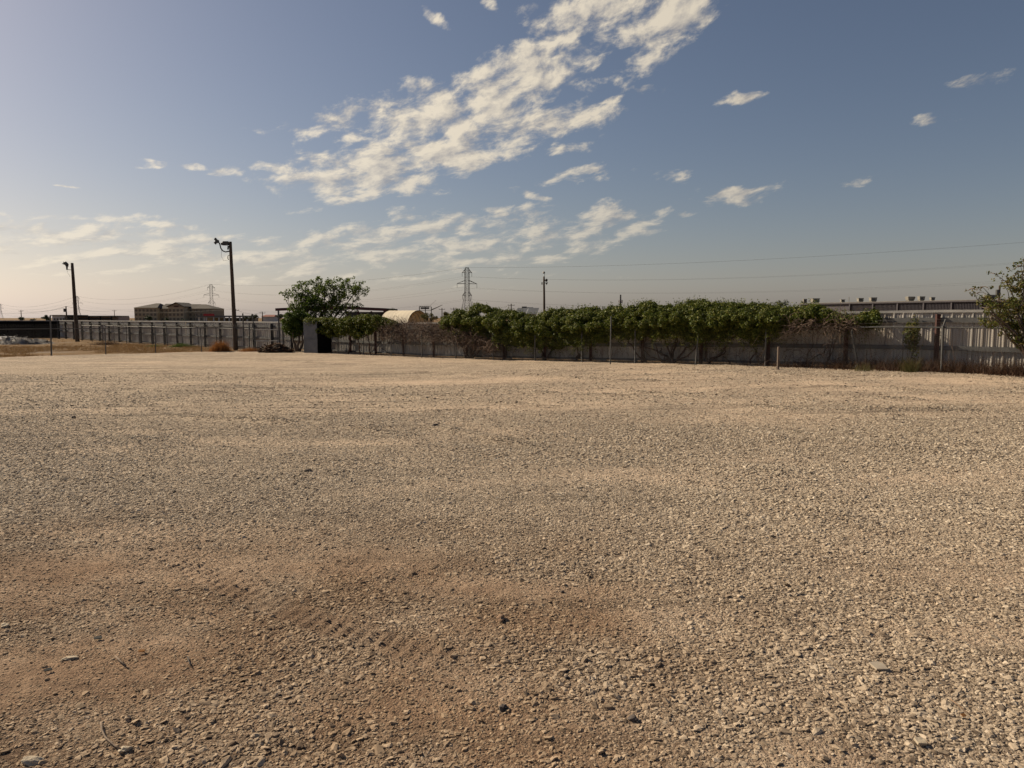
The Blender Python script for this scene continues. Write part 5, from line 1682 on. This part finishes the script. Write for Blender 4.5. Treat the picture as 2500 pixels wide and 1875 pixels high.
# ------------------------------------------------------------------ pylons and lines
PYL = paint('pylon_steel', (.09, .095, .10), (.07, .075, .08), .05, .7, .1)
pyl_pts = []
def pylon(px, top_y, D, label, ang):
    t = W(px, top_y, D)
    g = Vector((t.x, D, zg(t.x, D) - .1))
    H = t.z - g.z
    root = thing('lattice_pylon', g, label, 'pylon', 'pylons of the power line')
    ca, sa = math.cos(ang), math.sin(ang)
    def P(x, y, z): return g + Vector((x * ca - y * sa, x * sa + y * ca, z * H))
    prof = [(0, .15), (.2, .088), (.45, .043), (.6, .036), (.93, .036), (1.0, .026)]
    hw = lambda z: float(np.interp(z, [p[0] for p in prof], [p[1] for p in prof])) * H
    zs = [0, .16, .29, .39, .47, .54, .61, .68, .75, .82, .88, .94, 1.0]
    tk = .0068 * H
    for sx, sy in ((-1, -1), (1, -1), (1, 1), (-1, 1)):
        m = MB()
        for a, b in zip(zs[:-1], zs[1:]):
            m.beam(P(sx * hw(a), sy * hw(a), a), P(sx * hw(b), sy * hw(b), b), tk)
        m.build('leg', PYL, root)
    m = MB()
    cs = ((-1, -1), (1, -1), (1, 1), (-1, 1))
    for a, b in zip(zs[:-1], zs[1:]):
        for i in range(4):
            s, e = cs[i], cs[(i + 1) % 4]
            m.beam(P(s[0] * hw(a), s[1] * hw(a), a), P(e[0] * hw(b), e[1] * hw(b), b), tk * .36)
            m.beam(P(e[0] * hw(a), e[1] * hw(a), a), P(s[0] * hw(b), s[1] * hw(b), b), tk * .36)
            m.beam(P(s[0] * hw(b), s[1] * hw(b), b), P(e[0] * hw(b), e[1] * hw(b), b), tk * .36)
    m.build('lattice', PYL, root, kind='stuff')
    ends = []
    for z, half in ((.905, .095), (.70, .195), (.48, .09)):
        for s in (-1, 1):
            am = MB()
            tip = P(s * half * H, 0, z)
            for sy in (-1, 1):
                am.beam(P(s * hw(z), sy * hw(z), z), tip, tk * 1.15)
                am.beam(P(s * hw(z + .06), sy * hw(z + .06), z + .06), tip, tk * .9)
            am.build('cross_arm', PYL, root)
            e = P(s * half * H, 0, z - .075)
            MB().tube([tip, e], tk * .5, 5).build('insulator', LAMP, root)
            ends.append(e)
    for s in (-1, 1):
        ends.append(P(s * hw(1.0), 0, 1.0))
    MB().beam(P(-hw(1) * 1.1, 0, 1.0), P(hw(1) * 1.1, 0, 1.0), tk).build('top_bar', PYL, root)
    pyl_pts.append(ends)
pylon(1140, 653, 536, 'nearest lattice pylon rising above the green vines', R(22))
pylon(515, 694, 800, 'lattice pylon behind the right end of the tan hotel', R(22))
pylon(188, 723, 1240, 'far lattice pylon partly hidden by the single-headed light pole', R(22))
pylon(0, 742, 1900, 'farthest lattice pylon at the left edge above the black fence', R(22))
def sagline(p, q, sag, n=24):
    return [p.lerp(q, i / n) - Vector((0, 0, sag * 4 * (i / n) * (1 - i / n))) for i in range(n + 1)]
names = ['upper inner', 'upper outer', 'wide arm inner', 'wide arm outer', 'lower inner', 'lower outer', 'top ground', 'second top ground']
nxt = []
for k, e in enumerate(pyl_pts[0]):
    # the next tower stands out of the picture to the right, nearer to us
    o = e - pyl_pts[0][6]
    nxt.append(Vector((330, 250, 0)) + Vector((o.x * 1.0, o.y, 0)) + Vector((0, 0, e.z + 2)))
for k in range(8):
    pts = []
    chain = [nxt[k]] + [p[k] for p in pyl_pts]
    for a, b2, s in zip(chain[:-1], chain[1:], (9 if k < 6 else 6, 9 if k < 6 else 6, 11, 13)):
        seg = sagline(a, b2, s)
        pts += seg if not pts else seg[1:]
    rad = [.02 + .024 * min(1, max(0, (p.y - 250) / 500)) + .05 * max(0, (p.y - 800) / 1000) for p in pts]
    tag(MB().tube(pts, rad, 4).build('power_line', PYL), names[k] + ' wire strung along the lattice pylons', 'power line', 'wires of the pylon line')

def utility_pole(px, top_y, D, label, arm=True):
    t = W(px, top_y, D)
    g = onground(Vector((t.x, D, 0)))
    root = thing('utility_pole', g, label, 'utility pole', 'far utility poles')
    MB().tube([g, Vector((t.x, D, t.z))], [.22, .15], 7).build('pole', WOODP, root)
    if arm:
        MB().beam((t.x - 1.1, D, t.z - .5), (t.x + 1.1, D, t.z - .5), .14).build('crossarm', WOODP, root)
        for dx in (-1, 0, 1):
            MB().tube([(t.x + dx, D, t.z - .42), (t.x + dx, D, t.z - .15)], .06, 5).build('insulator', LAMP, root)
    else:
        MB().tube([(t.x - .4, D - .1, t.z - 1.6), (t.x - .4, D - .1, t.z - .7)], .28, 8).build('transformer', LAMP, root)
    return Vector((t.x, D, t.z))
u1 = utility_pole(161, 747.5, 200, 'utility pole with a grey transformer beside the low pale building', False)
u2 = utility_pole(51, 757, 330, 'thin far utility pole above the black fence')
u3 = utility_pole(575 + 0, 754.5, 240, 'utility pole just right of the double-headed light pole')
u4 = utility_pole(279, 757, 420, 'thin utility pole between the low pale building and hotel')
u5 = utility_pole(640.5, 761, 270, 'short utility pole in front of the orange roof')
u6 = utility_pole(1248, 741.5, 230, 'utility pole left of the white shop')
u7 = utility_pole(1108, 751, 240, 'short pole right of the hoarding frame')
u8 = utility_pole(1079, 752, 260, 'short pole beside the leaning boom')
u9 = utility_pole(2441, 697, 120, 'pole standing behind the yellowing tree', False)
for a, b2, l in ((u2, u1, 'thin wire from the far pole to the transformer pole'), (u1, u4, 'thin wire from the transformer pole towards the hotel'), (u4, u3, 'thin wire passing in front of the hotel'), (u3, u5, 'thin wire towards the orange roof')):
    tag(MB().tube(sagline(a, b2, 1.2, 14), .035, 4).build('overhead_wire', PYL), l, 'power line', 'thin overhead wires')
a = W(-40, 762, 300)
tag(MB().tube(sagline(a, W(161, 752, 200), 1.0, 14), .03, 4).build('overhead_wire', PYL), 'lower thin wire running left from the transformer pole', 'power line', 'thin overhead wires')

def cell_mast():
    D = 420
    t = W(1515, 719.5, D); g = onground(Vector((t.x, D, 0)))
    root = thing('cell_mast', g, 'slim antenna mast with a ring of panels above the vines', 'mast')
    MB().tube([g, Vector((t.x, D, t.z))], [.7, .45], 8).build('pole', PYL, root)
    z = W(1515, 736, D).z
    for i in range(6):
        a = i * math.pi / 3
        c = Vector((t.x + math.cos(a) * 1.1, D + math.sin(a) * 1.1, z))
        MB().box(c, (.35, .35, 1.8)).build('antenna', WHITEW, root)
        MB().beam(Vector((t.x, D, z)), c, .12).build('bracket', PYL, root)
cell_mast()
D = 150
tag(MB().tube([W(1052, 757, D), W(1066, 751, D), W(1080, 744.5, D)], [.14, .09, .05], 6).build('crane_boom', LAMP), 'thin leaning boom sticking up beside the hoarding frame', 'boom')

# far trees
def far_tree(px, py, wpx, hpx, D, label, n=1500, mat=FARL, name='far_tree', bare=False):
    c = W(px, py, D); k = D / FPX
    w, h = wpx * k / 2, hpx * k / 2
    g = onground(Vector((c.x, D, 0)))
    root = thing(name, g, label, 'tree', 'trees far behind the fences')
    MB().tube([g, Vector((c.x, D, c.z))], [max(.12, w * .09), max(.06, w * .05)], 6).build('trunk', BARK, root)
    cs, rs, ks = [], [], []
    m = 16
    for i in range(m):
        v = rng.normal(size=3); v /= np.linalg.norm(v); v *= rng.uniform(.2, .72)
        cs.append(np.array([c.x + v[0] * w, D + v[1] * w, c.z + v[2] * h])); rs.append(min(w, h) * rng.uniform(.3, .48)); ks.append(n // m)
    C, Nn, S = clump_leaves(cs, rs, ks, max(.16, min(w, h) * .16))
    build_np('crown', leaves(C, S, Nn, .3), mat, root, 'stuff')
far_tree(621, 772, 32, 20, 190, 'round dark tree right of the double-headed light pole')
far_tree(600, 776, 20, 10, 195, 'low dark tree peeking out behind the double-headed light pole', 700)
far_tree(684, 773, 30, 20, 150, 'dark tree under the left corner of the steel shed roof')
far_tree(113, 777, 24, 18, 150, 'dark tree left of the low pale building')
far_tree(50, 778, 22, 14, 140, 'spiky bush above the black fence', 500)
far_tree(80, 781, 20, 8, 180, 'low bush between the spiky bush and the dark tree', 400)
far_tree(363, 776, 24, 18, 440, 'dark tree at the left corner of the hotel')
far_tree(407, 779, 14, 13, 440, 'small dark tree in front of the hotel wall', 600)
far_tree(447, 781, 16, 9, 440, 'low dark bush at the hotel entrance', 500)
far_tree(322, 782, 24, 9, 400, 'low bush left of the hotel', 500)
far_tree(960, 765, 44, 26, 150, 'dark tree directly behind the arched shed')
far_tree(1050, 775, 56, 26, 100, 'olive bush in front of the hoarding frame', 1500, OLIVE)
far_tree(1090, 771, 34, 26, 95, 'olive bush left of the nearest pylon', 1200, OLIVE)
far_tree(1240, 763, 28, 22, 110, 'grey green tree between the pylon and the white shop', 900)
far_tree(1905, 740, 56, 34, 100, 'sparse grey tree left of the dark warehouse', 520, FARL)
far_tree(1580, 758, 40, 30, 70, 'bushy tree top behind the highest vine', 900)
far_tree(715, 790, 10, 8, 60, 'small bush behind the old gate', 200)
